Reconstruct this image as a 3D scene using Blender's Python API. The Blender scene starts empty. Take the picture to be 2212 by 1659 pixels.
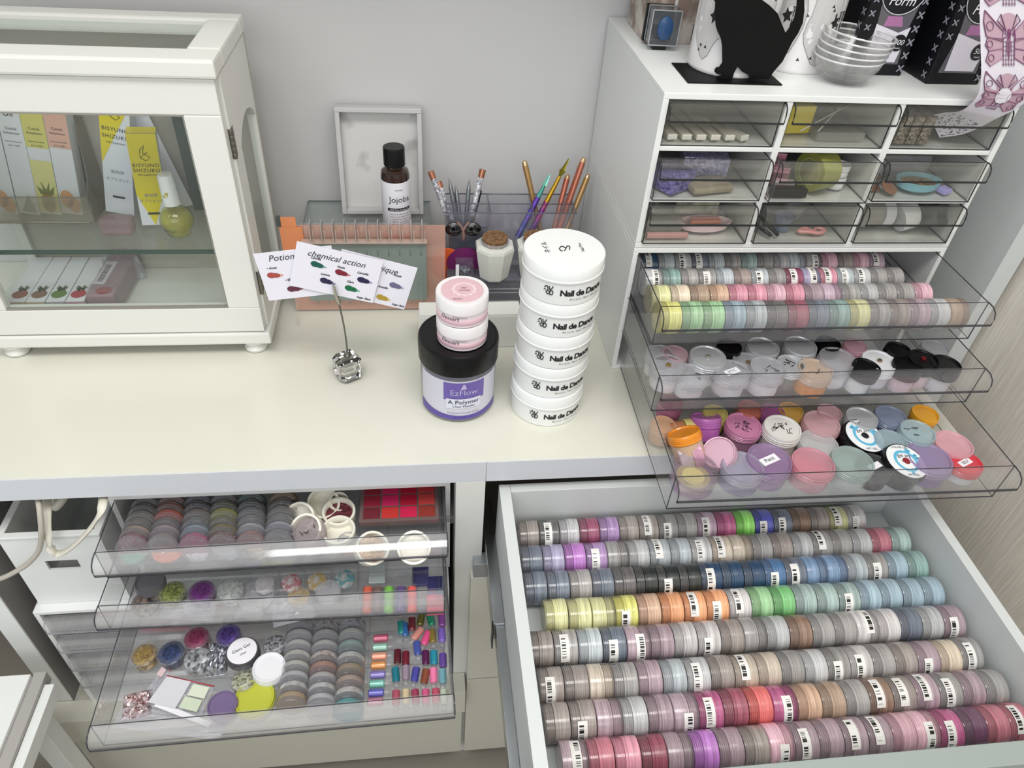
import bpy, bmesh, math, random
from mathutils import Vector, Matrix, Euler
random.seed(7)
R = math.radians
C = bpy.context.scene.collection
SC = bpy.context.scene

# ---------------------------------------------------------------- camera, world, lights, exposure
W, H, F = 2212, 1659, 1574.57
YAW, PITCH, ROLL = 0.158288, 0.711837, -0.078895
CAM = Vector((0, 0, 1.35))
_f = Vector((math.sin(YAW)*math.cos(PITCH), math.cos(YAW)*math.cos(PITCH), -math.sin(PITCH)))
_r = Vector((math.cos(YAW), -math.sin(YAW), 0))
_d = _f.cross(_r)
RT = math.cos(ROLL)*_r + math.sin(ROLL)*_d
DN = -math.sin(ROLL)*_r + math.cos(ROLL)*_d
cd = bpy.data.cameras.new('camera'); cam = bpy.data.objects.new('camera', cd); C.objects.link(cam)
cd.sensor_width = 36; cd.lens = F/W*36; cd.clip_start = 0.02
cam.matrix_world = Matrix(((RT.x, -DN.x, -_f.x, 0), (RT.y, -DN.y, -_f.y, 0), (RT.z, -DN.z, -_f.z, CAM.z), (0, 0, 0, 1)))
SC.camera = cam
wd = bpy.data.worlds.new('world'); SC.world = wd; wd.use_nodes = True
wd.node_tree.nodes['Background'].inputs[0].default_value = (0.93, 0.97, 1.0, 1)
wd.node_tree.nodes['Background'].inputs[1].default_value = 0.50

def area(name, loc, target, sx, sy, power, col=(1, 1, 1)):
    l = bpy.data.lights.new(name, 'AREA'); l.shape = 'RECTANGLE'; l.size = sx; l.size_y = sy
    l.energy = power; l.color = col
    o = bpy.data.objects.new(name, l); C.objects.link(o); o.location = loc
    o.rotation_euler = (Vector(target)-Vector(loc)).to_track_quat('-Z', 'Y').to_euler()
    return o
area('ceiling_lamp', (0.1, -0.1, 2.5), (0.1, 0.5, 0.75), 1.3, 0.5, 21, (1.0, 0.985, 0.955))
area('ceiling_lamp', (-1.0, 0.2, 2.5), (0.0, 0.6, 0.75), 0.5, 1.3, 7, (1.0, 0.985, 0.955))
area('front_fill_light', (-0.3, -1.15, 1.7), (0.05, 0.6, 0.6), 1.6, 1.0, 12, (0.96, 0.98, 1.0))  # soft fill added behind the camera to brighten the drawer fronts
SC.view_settings.view_transform = 'Standard'
SC.view_settings.look = 'None'
SC.view_settings.gamma = 1
SC.view_settings.use_curve_mapping = False
SC.view_settings.exposure = -0.04
SC.cycles.transparent_max_bounces = 28
SC.cycles.max_bounces = 9
SC.cycles.diffuse_bounces = 3
SC.cycles.glossy_bounces = 3
SC.cycles.transmission_bounces = 7
SC.cycles.caustics_reflective = False
SC.cycles.caustics_refractive = False

def P(x, y, X=None, Y=None, Z=None):
    """the point of the photograph's pixel (x, y) on the plane X=, Y= or Z="""
    v = RT*((x-W/2)/F) + DN*((y-H/2)/F) + _f
    if Z is not None: t = (Z-CAM.z)/v.z
    elif Y is not None: t = Y/v.y
    else: t = X/v.x
    return CAM + v*t
def cr(ox, oy, s):
    return lambda x, y: (ox+x/s, oy+y/s)

# ---------------------------------------------------------------- materials
def lin(h):
    h = h.lstrip('#'); c = [int(h[i:i+2], 16)/255 for i in (0, 2, 4)]
    return tuple((v/12.92 if v <= .04045 else ((v+.055)/1.055)**2.4) for v in c)+(1,)
_M = {}
def mat(name, hexc, rough=.5, metal=0, coat=0, spec=.5, emit=0):
    k = (name, hexc)
    if k in _M: return _M[k]
    m = bpy.data.materials.new(name); m.use_nodes = True
    b = m.node_tree.nodes['Principled BSDF']
    b.inputs['Base Color'].default_value = lin(hexc); b.inputs['Roughness'].default_value = rough
    b.inputs['Metallic'].default_value = metal; b.inputs['Coat Weight'].default_value = coat
    b.inputs['Coat Roughness'].default_value = .08
    b.inputs['Specular IOR Level'].default_value = spec
    _M[k] = m; return m
def clear(name, tint='#f4f4f6', haze=.05, hazecol='#ffffff', gloss=.5, rough=.04):
    """thin clear or tinted plastic: see-through tint, a little milkiness, a glossy skin"""
    k = (name, tint, haze)
    if k in _M: return _M[k]
    m = bpy.data.materials.new(name); m.use_nodes = True; nt = m.node_tree; N = nt.nodes; N.clear()
    out = N.new('ShaderNodeOutputMaterial'); tr = N.new('ShaderNodeBsdfTransparent'); df = N.new('ShaderNodeBsdfDiffuse')
    gl = N.new('ShaderNodeBsdfGlossy'); m1 = N.new('ShaderNodeMixShader'); m2 = N.new('ShaderNodeMixShader')
    lw = N.new('ShaderNodeLayerWeight'); lw.inputs[0].default_value = .5
    pw = N.new('ShaderNodeMath'); pw.operation = 'POWER'; pw.inputs[1].default_value = 4
    mul = N.new('ShaderNodeMath'); mul.operation = 'MULTIPLY_ADD'; mul.inputs[1].default_value = gloss*.9; mul.inputs[2].default_value = .05*gloss
    tr.inputs[0].default_value = lin(tint); df.inputs[0].default_value = lin(hazecol)
    gl.inputs['Roughness'].default_value = rough
    m1.inputs[0].default_value = haze
    L = nt.links
    L.new(tr.outputs[0], m1.inputs[1]); L.new(df.outputs[0], m1.inputs[2])
    L.new(lw.outputs['Facing'], pw.inputs[0]); L.new(pw.outputs[0], mul.inputs[0]); L.new(mul.outputs[0], m2.inputs[0])
    L.new(m1.outputs[0], m2.inputs[1]); L.new(gl.outputs[0], m2.inputs[2]); L.new(m2.outputs[0], out.inputs[0])
    _M[k] = m; return m
def nodes_of(m):
    return m.node_tree.nodes, m.node_tree.links, m.node_tree.nodes['Principled BSDF']
def noisy(name, c1, c2, scale=20, rough=.5, metal=0, stretch=(1, 1, 1), detail=3, lo=.35, hi=.65, bump=0, kind='NOISE', coat=0):
    k = (name, c1, c2, scale)
    if k in _M: return _M[k]
    m = mat(name+'_', c1+'', rough, metal, coat); m = m.copy(); m.name = name
    N, L, b = nodes_of(m)
    tc = N.new('ShaderNodeTexCoord'); mp = N.new('ShaderNodeMapping'); mp.inputs['Scale'].default_value = stretch
    L.new(tc.outputs['Object'], mp.inputs[0])
    if kind == 'NOISE':
        t = N.new('ShaderNodeTexNoise'); t.inputs['Scale'].default_value = scale; t.inputs['Detail'].default_value = detail; o = t.outputs[0]
    else:
        t = N.new('ShaderNodeTexVoronoi'); t.inputs['Scale'].default_value = scale
        sp = N.new('ShaderNodeSeparateColor'); L.new(t.outputs['Color'], sp.inputs[0]); o = sp.outputs[0]
    L.new(mp.outputs[0], t.inputs[0])
    rp = N.new('ShaderNodeValToRGB'); rp.color_ramp.elements[0].color = lin(c1); rp.color_ramp.elements[1].color = lin(c2)
    rp.color_ramp.elements[0].position = lo; rp.color_ramp.elements[1].position = hi
    L.new(o, rp.inputs[0]); L.new(rp.outputs[0], b.inputs['Base Color'])
    if bump:
        bp = N.new('ShaderNodeBump'); bp.inputs['Strength'].default_value = bump; bp.inputs['Distance'].default_value = .001
        L.new(o, bp.inputs['Height']); L.new(bp.outputs[0], b.inputs['Normal'])
    _M[k] = m; return m
def glitter(c1, c2, scale=700): return noisy('glitter', c1, c2, scale, .25, .55, kind='VORONOI', lo=.1, hi=.9)
def objcol(name, rough=.3, coat=.6, sat=1, val=1, ringy=False):
    if name in _M: return _M[name]
    m = bpy.data.materials.new(name); m.use_nodes = True; N, L, b = nodes_of(m)
    oi = N.new('ShaderNodeObjectInfo'); hs = N.new('ShaderNodeHueSaturation')
    hs.inputs['Saturation'].default_value = sat; hs.inputs['Value'].default_value = val
    L.new(oi.outputs['Color'], hs.inputs['Color'])
    tc = N.new('ShaderNodeTexCoord'); mp = N.new('ShaderNodeMapping'); mp.inputs['Scale'].default_value = (25, 25, 1150)
    L.new(tc.outputs['Object'], mp.inputs[0])
    nz = N.new('ShaderNodeTexNoise'); nz.inputs['Scale'].default_value = 1; L.new(mp.outputs[0], nz.inputs[0])
    nz.inputs['Detail'].default_value = 4
    rp = N.new('ShaderNodeValToRGB'); rp.color_ramp.elements[0].position = .38; rp.color_ramp.elements[1].position = .60
    rp.color_ramp.elements[0].color = (.50, .49, .48, 1); rp.color_ramp.elements[1].color = (1.0, 1.0, 1.0, 1); L.new(nz.outputs[0], rp.inputs[0])
    mx = N.new('ShaderNodeMixRGB'); mx.blend_type = 'MULTIPLY'; mx.inputs[0].default_value = .75
    L.new(hs.outputs[0], mx.inputs[1]); L.new(rp.outputs[0], mx.inputs[2])
    bp = N.new('ShaderNodeBump'); bp.inputs['Strength'].default_value = .5; bp.inputs['Distance'].default_value = .0006
    L.new(nz.outputs[0], bp.inputs['Height']); L.new(bp.outputs[0], b.inputs['Coat Normal'])
    L.new(mx.outputs[0], b.inputs['Base Color'])
    b.inputs['Roughness'].default_value = rough; b.inputs['Coat Weight'].default_value = coat; b.inputs['Coat Roughness'].default_value = .07
    _M[name] = m; return m
def objclear(name):
    """clear screw lid, tinted a little by the jar's own colour"""
    if name in _M: return _M[name]
    m = clear(name+'_', '#eeecec', .36, '#a09c9c', 1.0, .07).copy(); m.name = name
    N, L = m.node_tree.nodes, m.node_tree.links
    oi = N.new('ShaderNodeObjectInfo'); mx = N.new('ShaderNodeMixRGB'); mx.inputs[0].default_value = .72
    mx.inputs[1].default_value = lin('#c4c0c0'); L.new(oi.outputs['Color'], mx.inputs[2])
    for n in N:
        if n.type == 'BSDF_DIFFUSE': L.new(mx.outputs[0], n.inputs[0])
    _M[name] = m; return m
def barcode():
    if 'barcode' in _M: return _M['barcode']
    m = mat('barcode_label', '#e8e6e2', .45).copy(); N, L, b = nodes_of(m)
    uv = N.new('ShaderNodeUVMap'); sp = N.new('ShaderNodeSeparateXYZ'); L.new(uv.outputs[0], sp.inputs[0])
    oi = N.new('ShaderNodeObjectInfo')
    def mth(op, a, bb=None):
        n = N.new('ShaderNodeMath'); n.operation = op
        for i, v in enumerate((a, bb)):
            if v is None: continue
            if isinstance(v, (int, float)): n.inputs[i].default_value = v
            else: L.new(v, n.inputs[i])
        return n.outputs[0]
    v = mth('FLOOR', mth('MULTIPLY', sp.outputs[1], 44)); v = mth('ADD', v, mth('MULTIPLY', oi.outputs['Random'], 93))
    wn = N.new('ShaderNodeTexWhiteNoise'); wn.noise_dimensions = '1D'; L.new(v, wn.inputs['W'])
    blk = mth('GREATER_THAN', wn.outputs[0], .5)
    for a, op, lim in ((0, 'GREATER_THAN', .38), (0, 'LESS_THAN', .86), (1, 'GREATER_THAN', .12), (1, 'LESS_THAN', .88)):
        blk = mth('MULTIPLY', blk, mth(op, sp.outputs[a], lim))
    mx = N.new('ShaderNodeMixRGB'); mx.inputs[1].default_value = lin('#e6e4e0'); mx.inputs[2].default_value = lin('#181818')
    L.new(blk, mx.inputs[0]); L.new(mx.outputs[0], b.inputs['Base Color'])
    _M['barcode'] = m; return m

white = mat('white_plastic', '#e6e8e6', .35)
white_warm = mat('white_lacquer', '#dfdfda', .38)
cream = mat('cream_laminate', '#d3d1c4', .4)
edgeband = mat('bluish_white_edging', '#d2d5da', .35)
desktop_m = noisy('desk_laminate', '#dad9cc', '#d6d5c8', 3, .21, coat=.1)
wall_m = noisy('wall_paint', '#d3d2d2', '#cdcccc', 2.2, .55)
panel_m = mat('panel_white', '#ced2d1', .42)
shade_grey = mat('shade_grey_panel', '#8c8985', .5)  # the shade under the desk is put into this grey
black_m = mat('black_plastic', '#08080a', .32, spec=.35)
blackmatte = mat('black_metal', '#040405', .55, spec=.2)
dark_m = mat('dark_gap', '#3a3733', .7)
chrome = mat('chrome_steel', '#b4b7ba', .25, 1)
acry = clear('clear_acrylic', '#ffffff', .022, '#e8e8ee', .6)
acry_edge = clear('acrylic_edge', '#98989e', .25, '#74747a', .6)
smoke = clear('smoky_acrylic', '#fefefd', .016, '#c8c8c4', .6)
smoke_edge = mat('dark_acrylic_edge', '#26282a', .25)
acry_lite = clear('bright_clear_acrylic', '#ffffff', .045, '#f8f8ff', .9)
paper = mat('white_paper', '#eceaf0', .6)
ink = mat('black_ink', '#16161a', .6)
cork = noisy('cork', '#8d6a48', '#5f4126', 260, .8, bump=.5)
glass = clear('window_glass', '#fbfdfc', .02, '#e0e8e4', .5, .02)
glass_edge = clear('green_glass_edge', '#7da096', .35, '#4c6b62', .6)

# ---------------------------------------------------------------- mesh helpers
def BM(): return bmesh.new()
def addbox(bm, x0, x1, y0, y1, z0, z1, mi=0, bev=0, mtx=None):
    vs = [bm.verts.new(v) for v in ((x0,y0,z0),(x1,y0,z0),(x1,y1,z0),(x0,y1,z0),(x0,y0,z1),(x1,y0,z1),(x1,y1,z1),(x0,y1,z1))]
    fs = [bm.faces.new([vs[i] for i in q]) for q in ((0,3,2,1),(4,5,6,7),(0,1,5,4),(1,2,6,5),(2,3,7,6),(3,0,4,7))]
    for f in fs: f.material_index = mi
    if bev:
        es = list({e for f in fs for e in f.edges})
        r = bmesh.ops.bevel(bm, geom=es, offset=bev, segments=2, affect='EDGES', profile=.6)
        vs = list({v for f in r['faces'] for v in f.verts} | {v for v in vs if v.is_valid})
        for f in {f for v in vs for f in v.link_faces}: f.material_index = mi
    if mtx is not None:
        for v in vs: v.co = mtx @ v.co
    return vs
def addlathe(bm, prof, seg=32, mi=0, mtx=None, smooth=True, cap=True):
    rings = []
    for r, z in prof:
        if r < 1e-7: rings.append([bm.verts.new((0, 0, z))])
        else: rings.append([bm.verts.new((r*math.cos(2*math.pi*i/seg), r*math.sin(2*math.pi*i/seg), z)) for i in range(seg)])
    for a, b in zip(rings, rings[1:]):
        for i in range(seg):
            j = (i+1) % seg
            if len(a) == 1 and len(b) == 1: continue
            if len(a) == 1: q = (a[0], b[j], b[i])
            elif len(b) == 1: q = (a[i], a[j], b[0])
            else: q = (a[i], a[j], b[j], b[i])
            f = bm.faces.new(q); f.material_index = mi; f.smooth = smooth
    if cap:
        for k, rg in ((0, rings[0]), (1, rings[-1])):
            if len(rg) > 1:
                f = bm.faces.new(rg[::-1] if k == 0 else rg); f.material_index = mi
    vs = [v for rg in rings for v in rg]
    if mtx is not None:
        for v in vs: v.co = mtx @ v.co
    return vs
def addtube(bm, pts, r, seg=8, mi=0, flat=None):
    pts = [Vector(p) for p in pts]; rings = []
    up0 = Vector((0, 0, 1))
    for i, p in enumerate(pts):
        t = (pts[min(i+1, len(pts)-1)]-pts[max(i-1, 0)]).normalized()
        a = t.cross(up0)
        if a.length < .05: a = t.cross(Vector((0, 1, 0)))
        a.normalize(); b = a.cross(t)
        rr = r[i] if isinstance(r, (list, tuple)) else r
        ra, rb = (rr, rr) if flat is None else (rr*flat[0], rr*flat[1])
        rings.append([bm.verts.new(p+a*ra*math.cos(2*math.pi*k/seg)+b*rb*math.sin(2*math.pi*k/seg)) for k in range(seg)])
    for A, B in zip(rings, rings[1:]):
        for k in range(seg):
            f = bm.faces.new((A[k], A[(k+1) % seg], B[(k+1) % seg], B[k])); f.smooth = True; f.material_index = mi
    for rg in (rings[0][::-1], rings[-1]):
        f = bm.faces.new(rg); f.material_index = mi
def addprism(bm, poly, thick, mtx, mi=0):
    """poly in local x,y; extruded from z 0 to thick; mtx places it"""
    a = [bm.verts.new(mtx @ Vector((x, y, 0))) for x, y in poly]; b = [bm.verts.new(mtx @ Vector((x, y, thick))) for x, y in poly]
    n = len(poly)
    for f in (bm.faces.new(a[::-1]), bm.faces.new(b)): f.material_index = mi
    for i in range(n):
        f = bm.faces.new((a[i], a[(i+1) % n], b[(i+1) % n], b[i])); f.material_index = mi
def smoothpts(pts, n=6):
    pts = [Vector(p) for p in pts]; out = []
    for i in range(len(pts)-1):
        p0, p1, p2, p3 = pts[max(i-1, 0)], pts[i], pts[i+1], pts[min(i+2, len(pts)-1)]
        for k in range(n):
            t = k/n
            out.append(.5*((2*p1)+(p2-p0)*t+(2*p0-5*p1+4*p2-p3)*t*t+(3*p1-p0-3*p2+p3)*t**3))
    out.append(pts[-1]); return out
def obj(name, bm, m, parent=None, loc=None, rot=None, recalc=True):
    if recalc: bmesh.ops.recalc_face_normals(bm, faces=bm.faces)
    for e in bm.edges:
        if len(e.link_faces) == 2 and e.calc_face_angle(0) > .72: e.smooth = False
    me = bpy.data.meshes.new(name); bm.to_mesh(me); bm.free()
    for x in (m if isinstance(m, (list, tuple)) else [m]): me.materials.append(x)
    o = bpy.data.objects.new(name, me); C.objects.link(o)
    if parent: o.parent = parent
    if loc is not None: o.location = loc
    if rot is not None: o.rotation_euler = rot
    return o
def tag(o, label, cat, group=None, kind=None):
    o['label'] = label; o['category'] = cat
    if group: o['group'] = group
    if kind: o['kind'] = kind
    return o
def thing(name, label, cat, loc=(0, 0, 0), rot=(0, 0, 0), group=None):
    o = bpy.data.objects.new(name, None); C.objects.link(o); o.location = loc; o.rotation_euler = rot
    o.empty_display_size = .02
    return tag(o, label, cat, group)
def struct(name, bm, m):
    o = obj(name, bm, m); o['kind'] = 'structure'; return o
def box(name, x0, x1, y0, y1, z0, z1, m, parent=None, bev=0, loc=None, rot=None):
    bm = BM(); addbox(bm, x0, x1, y0, y1, z0, z1, 0, bev); return obj(name, bm, m, parent, loc, rot)
def lathe(name, prof, m, parent=None, seg=32, loc=None, rot=None):
    bm = BM(); addlathe(bm, prof, seg); return obj(name, bm, m, parent, loc, rot)
def text_bm(bm, s, size, mapf, mi=0, align='CENTER', shear=0, off=0, space=1.0, line=1.0):
    cu = bpy.data.curves.new('t', 'FONT'); cu.body = s; cu.size = size; cu.align_x = align; cu.align_y = 'CENTER'
    cu.shear = shear; cu.offset = off; cu.space_character = space; cu.space_line = line; cu.resolution_u = 3
    o = bpy.data.objects.new('t', cu); C.objects.link(o)
    bpy.context.view_layer.update()
    me = bpy.data.meshes.new_from_object(o.evaluated_get(bpy.context.evaluated_depsgraph_get()))
    base = len(bm.verts); vs = [bm.verts.new(mapf(v.co.x, v.co.y)) for v in me.vertices]
    for p in me.polygons:
        try: f = bm.faces.new([vs[i] for i in p.vertices]); f.material_index = mi
        except ValueError: pass
    bpy.data.objects.remove(o); bpy.data.curves.remove(cu); bpy.data.meshes.remove(me)
def lettering(parent, items, mapf, m=None, name='lettering'):
    """items: (text, size, x, y[, dict])"""
    bm = BM()
    for it in items:
        kw = it[4] if len(it) > 4 else {}
        text_bm(bm, it[0], it[1], (lambda dx, dy: (lambda x, y: mapf(x+dx, y+dy)))(it[2], it[3]), **kw)
    return obj(name, bm, m or ink, parent, recalc=False)
def cylmap(r, z0, a0, eps=.0004):
    """wrap a flat layout around a vertical cylinder; a0 is the angle of x=0"""
    return lambda x, y: Vector(((r+eps)*math.cos(a0+x/r), (r+eps)*math.sin(a0+x/r), z0+y))
def blob(cx, cy, rx, ry, n=20, ang=0, f=None):
    out = []
    for i in range(n):
        t = 2*math.pi*i/n; k = f(t) if f else 1
        x, y = rx*k*math.cos(t), ry*k*math.sin(t)
        out.append((cx+x*math.cos(ang)-y*math.sin(ang), cy+x*math.sin(ang)+y*math.cos(ang)))
    return out
def addpatch(bm, poly, mapf, mi=0):
    f = bm.faces.new([bm.verts.new(mapf(x, y)) for x, y in poly]); f.material_index = mi; return f
def copy_tree(o, parent=None):
    c = o.copy(); C.objects.link(c)
    if parent: c.parent = parent
    for ch in [x for x in bpy.data.objects if x.parent == o]: copy_tree(ch, c)
    return c
ORD = ['first','second','third','fourth','fifth','sixth','seventh','eighth','ninth','tenth','eleventh','twelfth','thirteenth','fourteenth','fifteenth','sixteenth','seventeenth','eighteenth','nineteenth','twentieth','twenty-first','twenty-second']
# ---------------------------------------------------------------- the room
bm = BM(); addbox(bm, -2.2, 1.2, .985, 1.06, 0, 2.6); struct('wall_back', bm, wall_m)
wp = noisy('grained_wallpaper', '#f0eade', '#ddd5c9', 330, .7, stretch=(1, 1.0, .045), bump=.4, lo=.3, hi=.7)
bm = BM(); addbox(bm, .752, .80, -1.2, .985, 0, 2.6); struct('wall_right', bm, wp)
bm = BM(); addbox(bm, -2.2, .80, -1.2, .985, -.05, 0); struct('floor', bm, noisy('floor_tile', '#a29b8f', '#968f84', 2, .5))
bm = BM(); addbox(bm, .716, .742, .712, .985, .0, 1.9); struct('trim_1', bm, panel_m)
bm = BM(); addbox(bm, .742, .752, .722, .985, .0, 1.9); struct('trim_2', bm, mat('grey_joint', '#6f6a64', .6))
bm = BM(); addbox(bm, -1.6, .716, .69, .985, 1.45, 1.75); o = struct('overhead_cabinet', bm, white)  # unseen overhead cabinet, its depth set for the shade on the upper wall

# ---------------------------------------------------------------- desk
desk = thing('desk', 'long white desk with cream top, drawers below, standing against the wall', 'desk', (0, .76, 0))
def dpart(name, m, *boxes, bev=.0006, parent=None):
    bm = BM()
    for b in boxes: addbox(bm, b[0], b[1], b[2]-.76, b[3]-.76, b[4], b[5], 0, bev)
    return obj(name, bm, m, parent or desk)
dpart('desktop', desktop_m, (-1.3, .652, .5565, .984, .7182, .75))
dpart('edge_band', edgeband, (-1.3, .0668, .555, .5564, .718, .7497), (.0674, .652, .555, .5564, .718, .7497), bev=0)
dpart('side_panel', shade_grey, (-.541, -.516, .5571, .98, .0, .7178))
dpart('panel_edging', white, (-.5412, -.5158, .555, .5570, .0, .7178), bev=0)['label'] = 'white front edging of the shade-grey side panel'
dpart('divider_panel', white_warm, (.033, .067, .555, .98, 0, .7178))
dpart('end_panel', shade_grey, (.63, .65, .60, .98, 0, .7178))
dpart('inner_shelf', cream, (-.5155, .0325, .556, .975, .262, .2755))
lf = dpart('drawer_front', cream, (-.539, .047, .541, .5545, .03, .2155))
dpart('grip_lip', cream, (-.541, .05, .523, .5545, .216, .28), parent=lf)
rf = dpart('drawer_front', cream, (.053, .60, .541, .5545, .285, .549))
dpart('grip_rail', mat('grey_aluminium', '#9ea3a6', .35, .6), (.056, .60, .541, .56, .5495, .577), parent=rf)
dpart('drawer_front', cream, (.053, .60, .541, .5545, .03, .281))
bd = dpart('drawer', panel_m, (.084, .097, .234, .565, .600, .70), (.590, .602, .234, .565, .600, .70), (.0972, .5898, .553, .565, .600, .70), (.0972, .5898, .234, .5528, .622, .628))
bd['label'] = 'wide pulled-out white drawer box holding rows of jars'
dpart('front_panel', mat('drawer_front_shade', '#9aa39f', .4), (.06, .625, .214, .2338, .53, .7005), parent=bd)  # panel colour darkened to carry the shading on its top
dpart('runner_rail', chrome, (.0705, .0838, .44, .62, .574, .606), (.073, .0838, .236, .4398, .578, .602), parent=bd)
dpart('runner_stop', black_m, (.0690, .0705, .43, .442, .57, .61), parent=bd)

# white side table in the lower left corner
t = thing('side_table', 'white side table with raised rim at the lower left, beside the desk leg', 'table', (-.66, .3, 0))
box('tabletop', -.19, .165, -.25, .205, .435, .45, white, t, .001)
box('rim', .1655, .180, -.25, .210, .425, .4445, mat('grey_rim', '#a9a6a2', .5), t, .0006)
box('rim_edge', .1805, .192, -.25, .196, .415, .4385, white, t, .0006)
for x in (-.18, .14):
    for y in (-.22, .17): box('leg', x, x+.025, y, y+.025, 0, .4345, white, t, .001)

# ---------------------------------------------------------------- acrylic drawers
lip_clear = clear('lip_sheen', '#ffffff', .10, '#ffffff', 1.0, .07)  # extra white haze painted in for the bright streaks along the lips
def wide_drawer(parent, x, y, z, w, h, d, rz=0, m=acry, em=acry_edge, lip=.018, name='drawer', label=None):
    """x,y,z: bottom left corner of the front face; parent coordinates are world"""
    t_ = .0024; bm = BM()
    addbox(bm, 0, w, 0, d, 0, t_); addbox(bm, 0, t_, 0, d, t_, h); addbox(bm, w-t_, w, 0, d, t_, h)
    addbox(bm, t_, w-t_, 0, t_, t_, h); addbox(bm, t_, w-t_, d-t_, d, t_, h)
    o = obj(name, bm, m, parent, Vector((x, y, z))-parent.location, (0, 0, rz))
    if label: o['label'] = label
    bm = BM(); e = .0009
    pts = [(0, h), (-lip*.5, h-.0005), (-lip*.85, h-.004), (-lip, h-.010), (-lip, h-.018)]
    rows = []
    for a, (yy, zz) in enumerate(pts):
        rows.append([bm.verts.new((xx, yy, zz)) for xx in (0, w)]+[bm.verts.new((xx, yy+(.0018 if a > 2 else 0), zz-(.0018 if a < 3 else .0))) for xx in (w, 0)])
    for A, B in zip(rows, rows[1:]):
        for k in range(4): bm.faces.new((A[k], A[(k+1) % 4], B[(k+1) % 4], B[k]))
    bm.faces.new(rows[0][::-1]); bm.faces.new(rows[-1])
    obj('pull_lip', bm, lip_clear if m is acry_lite else m, o)
    bm = BM(); e = .0007
    addbox(bm, -e*.3, e, 0, d, h-e, h+e*.4); addbox(bm, w-e, w+e*.3, 0, d, h-e, h+e*.4)
    addbox(bm, 0, w, -e*.3, e, h-e*.2, h+e*.5); addbox(bm, 0, w, -e, e*.5, -e*.3, e)
    addbox(bm, -e*.3, e, -e*.5, e, 0, h); addbox(bm, w-e, w+e*.3, -e*.5, e, 0, h)
    addbox(bm, 0, e, 0, d, 0, e); addbox(bm, w-e, w, 0, d, 0, e)
    addbox(bm, 0, w, -lip-.0004, -lip+.0018, h-.0195, h-.018)
    for xx in (0, w):
        addtube(bm, [(xx, a, b) for a, b in pts], .0008, 6)
    obj('rim', bm, em, o)
    return o
def shell(name, parent, x0, x1, y0, y1, z0, z1, m, t_=.006, shelves=(), cols=()):
    bm = BM()
    lx, ly, lz = parent.location
    def b(a, b_, c, d, e, f): addbox(bm, a-lx, b_-lx, c-ly, d-ly, e-lz, f-lz, 0, .0008)
    b(x0, x1, y0, y1, z1-t_, z1); b(x0, x1, y0, y1, z0, z0+t_)
    b(x0, x0+t_, y0, y1, z0+t_, z1-t_); b(x1-t_, x1, y0, y1, z0+t_, z1-t_); b(x0+t_, x1-t_, y1-t_, y1, z0+t_, z1-t_)
    for z in shelves: b(x0+t_, x1-t_, y0+.002, y1-t_, z-.0025, z+.0025)
    for x in cols: b(x-.0035, x+.0035, y0+.001, y1-t_, z0+t_, z1-t_)
    return obj(name, bm, m, parent)

# right-hand storage: two stacked cases
UX0, UX1, UY0, UY1 = .243, .633, .712, .981
ru = thing('drawer_chest', 'white drawer case with three clear drawers pulled out, below the nine-drawer case', 'drawer unit', (UX0, UY0, .75))
shell('case', ru, UX0, UX1, UY0, UY1, .7502, .9296, white)
rd = [(.2485, .609, .8705), (.2470, .5655, .8120), (.2520, .4755, .7530)]
for (x, y, z), rz in zip(rd, (0, -.003, -.011)):
    wide_drawer(ru, x, y, z, .377, .050, .262, rz, label='clear drawer pulled out of its case')
nu = thing('nine_drawer_chest', 'white case with nine small smoky drawers, topmost on the right', 'drawer unit', (UX0, UY0, .93))
shell('case', nu, UX0, UX1, UY0, UY1, .9302, 1.1056, white, .0065, (.989, 1.0475), (UX0+.1345, UX0+.2585))
ND = {}
cols = [(UX0+.0075, .1225), (UX0+.1390, .1155), (UX0+.2630, .1195)]
for r_, z in enumerate((1.0502, .9918, .9372)):
    for c_, (x, w_) in enumerate(cols):
        y = (.716, .708, .710)[r_]-(.004 if c_ == 1 and r_ == 1 else 0)
        h_ = (.0475, .0475, .0475)[r_]
        ND[r_, c_] = (x, y, z, w_, h_)
        wide_drawer(nu, x, y, z, w_, h_, .22, 0, smoke, smoke_edge, .011, name='small_drawer')

# left-hand storage under the desk
lu = thing('drawer_chest', 'white drawer case under the desk with three clear drawers pulled out', 'drawer unit', (-.361, .583, .515))
shell('case', lu, -.361, .028, .583, .86, .5155, .686, white)
for (x, y, z), rz in zip([(-.3555, .5135, .6300), (-.3600, .4840, .5740), (-.3530, .3790, .5165)], (.009, -.012, .013)):
    wide_drawer(lu, x, y, z, .377, .046, .262, rz, acry_lite, label='clear drawer pulled out from under the desk')
edge_bright = clear('bright_edge', '#d0d0d4', .45, '#d8d8de', 1.0)
su = thing('low_drawer_chest', 'white case with shallow clear drawers standing low inside the desk', 'drawer unit', (-.487, .55, .2757))
shell('case', su, -.487, .026, .55, .86, .2757, .5145, white)
for k in range(4):
    wide_drawer(su, -.479, .556, .462-.047*k, .497, .034, .25, 0, acry_lite, edge_bright, .014)
shadow_pink = mat('pink_gel', '#d88ea0', .4)
for k, (x, z, c) in enumerate(((-.40, .465, '#d99aa6'), (-.36, .418, '#d4607a'), (-.30, .465, '#b9707c'))):
    tag(box('soft_pouch', -.03, .035, -.04, .04, 0, .014, mat('pouch_%s' % c, c, .4), None, .004, (x, .61, z)),
        ['pale pink pouch inside the top drawer of the low case', 'bright pink pouch inside the second drawer of the low case', 'dull rose pouch inside the top drawer of the low case'][k], 'pouch')
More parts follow.
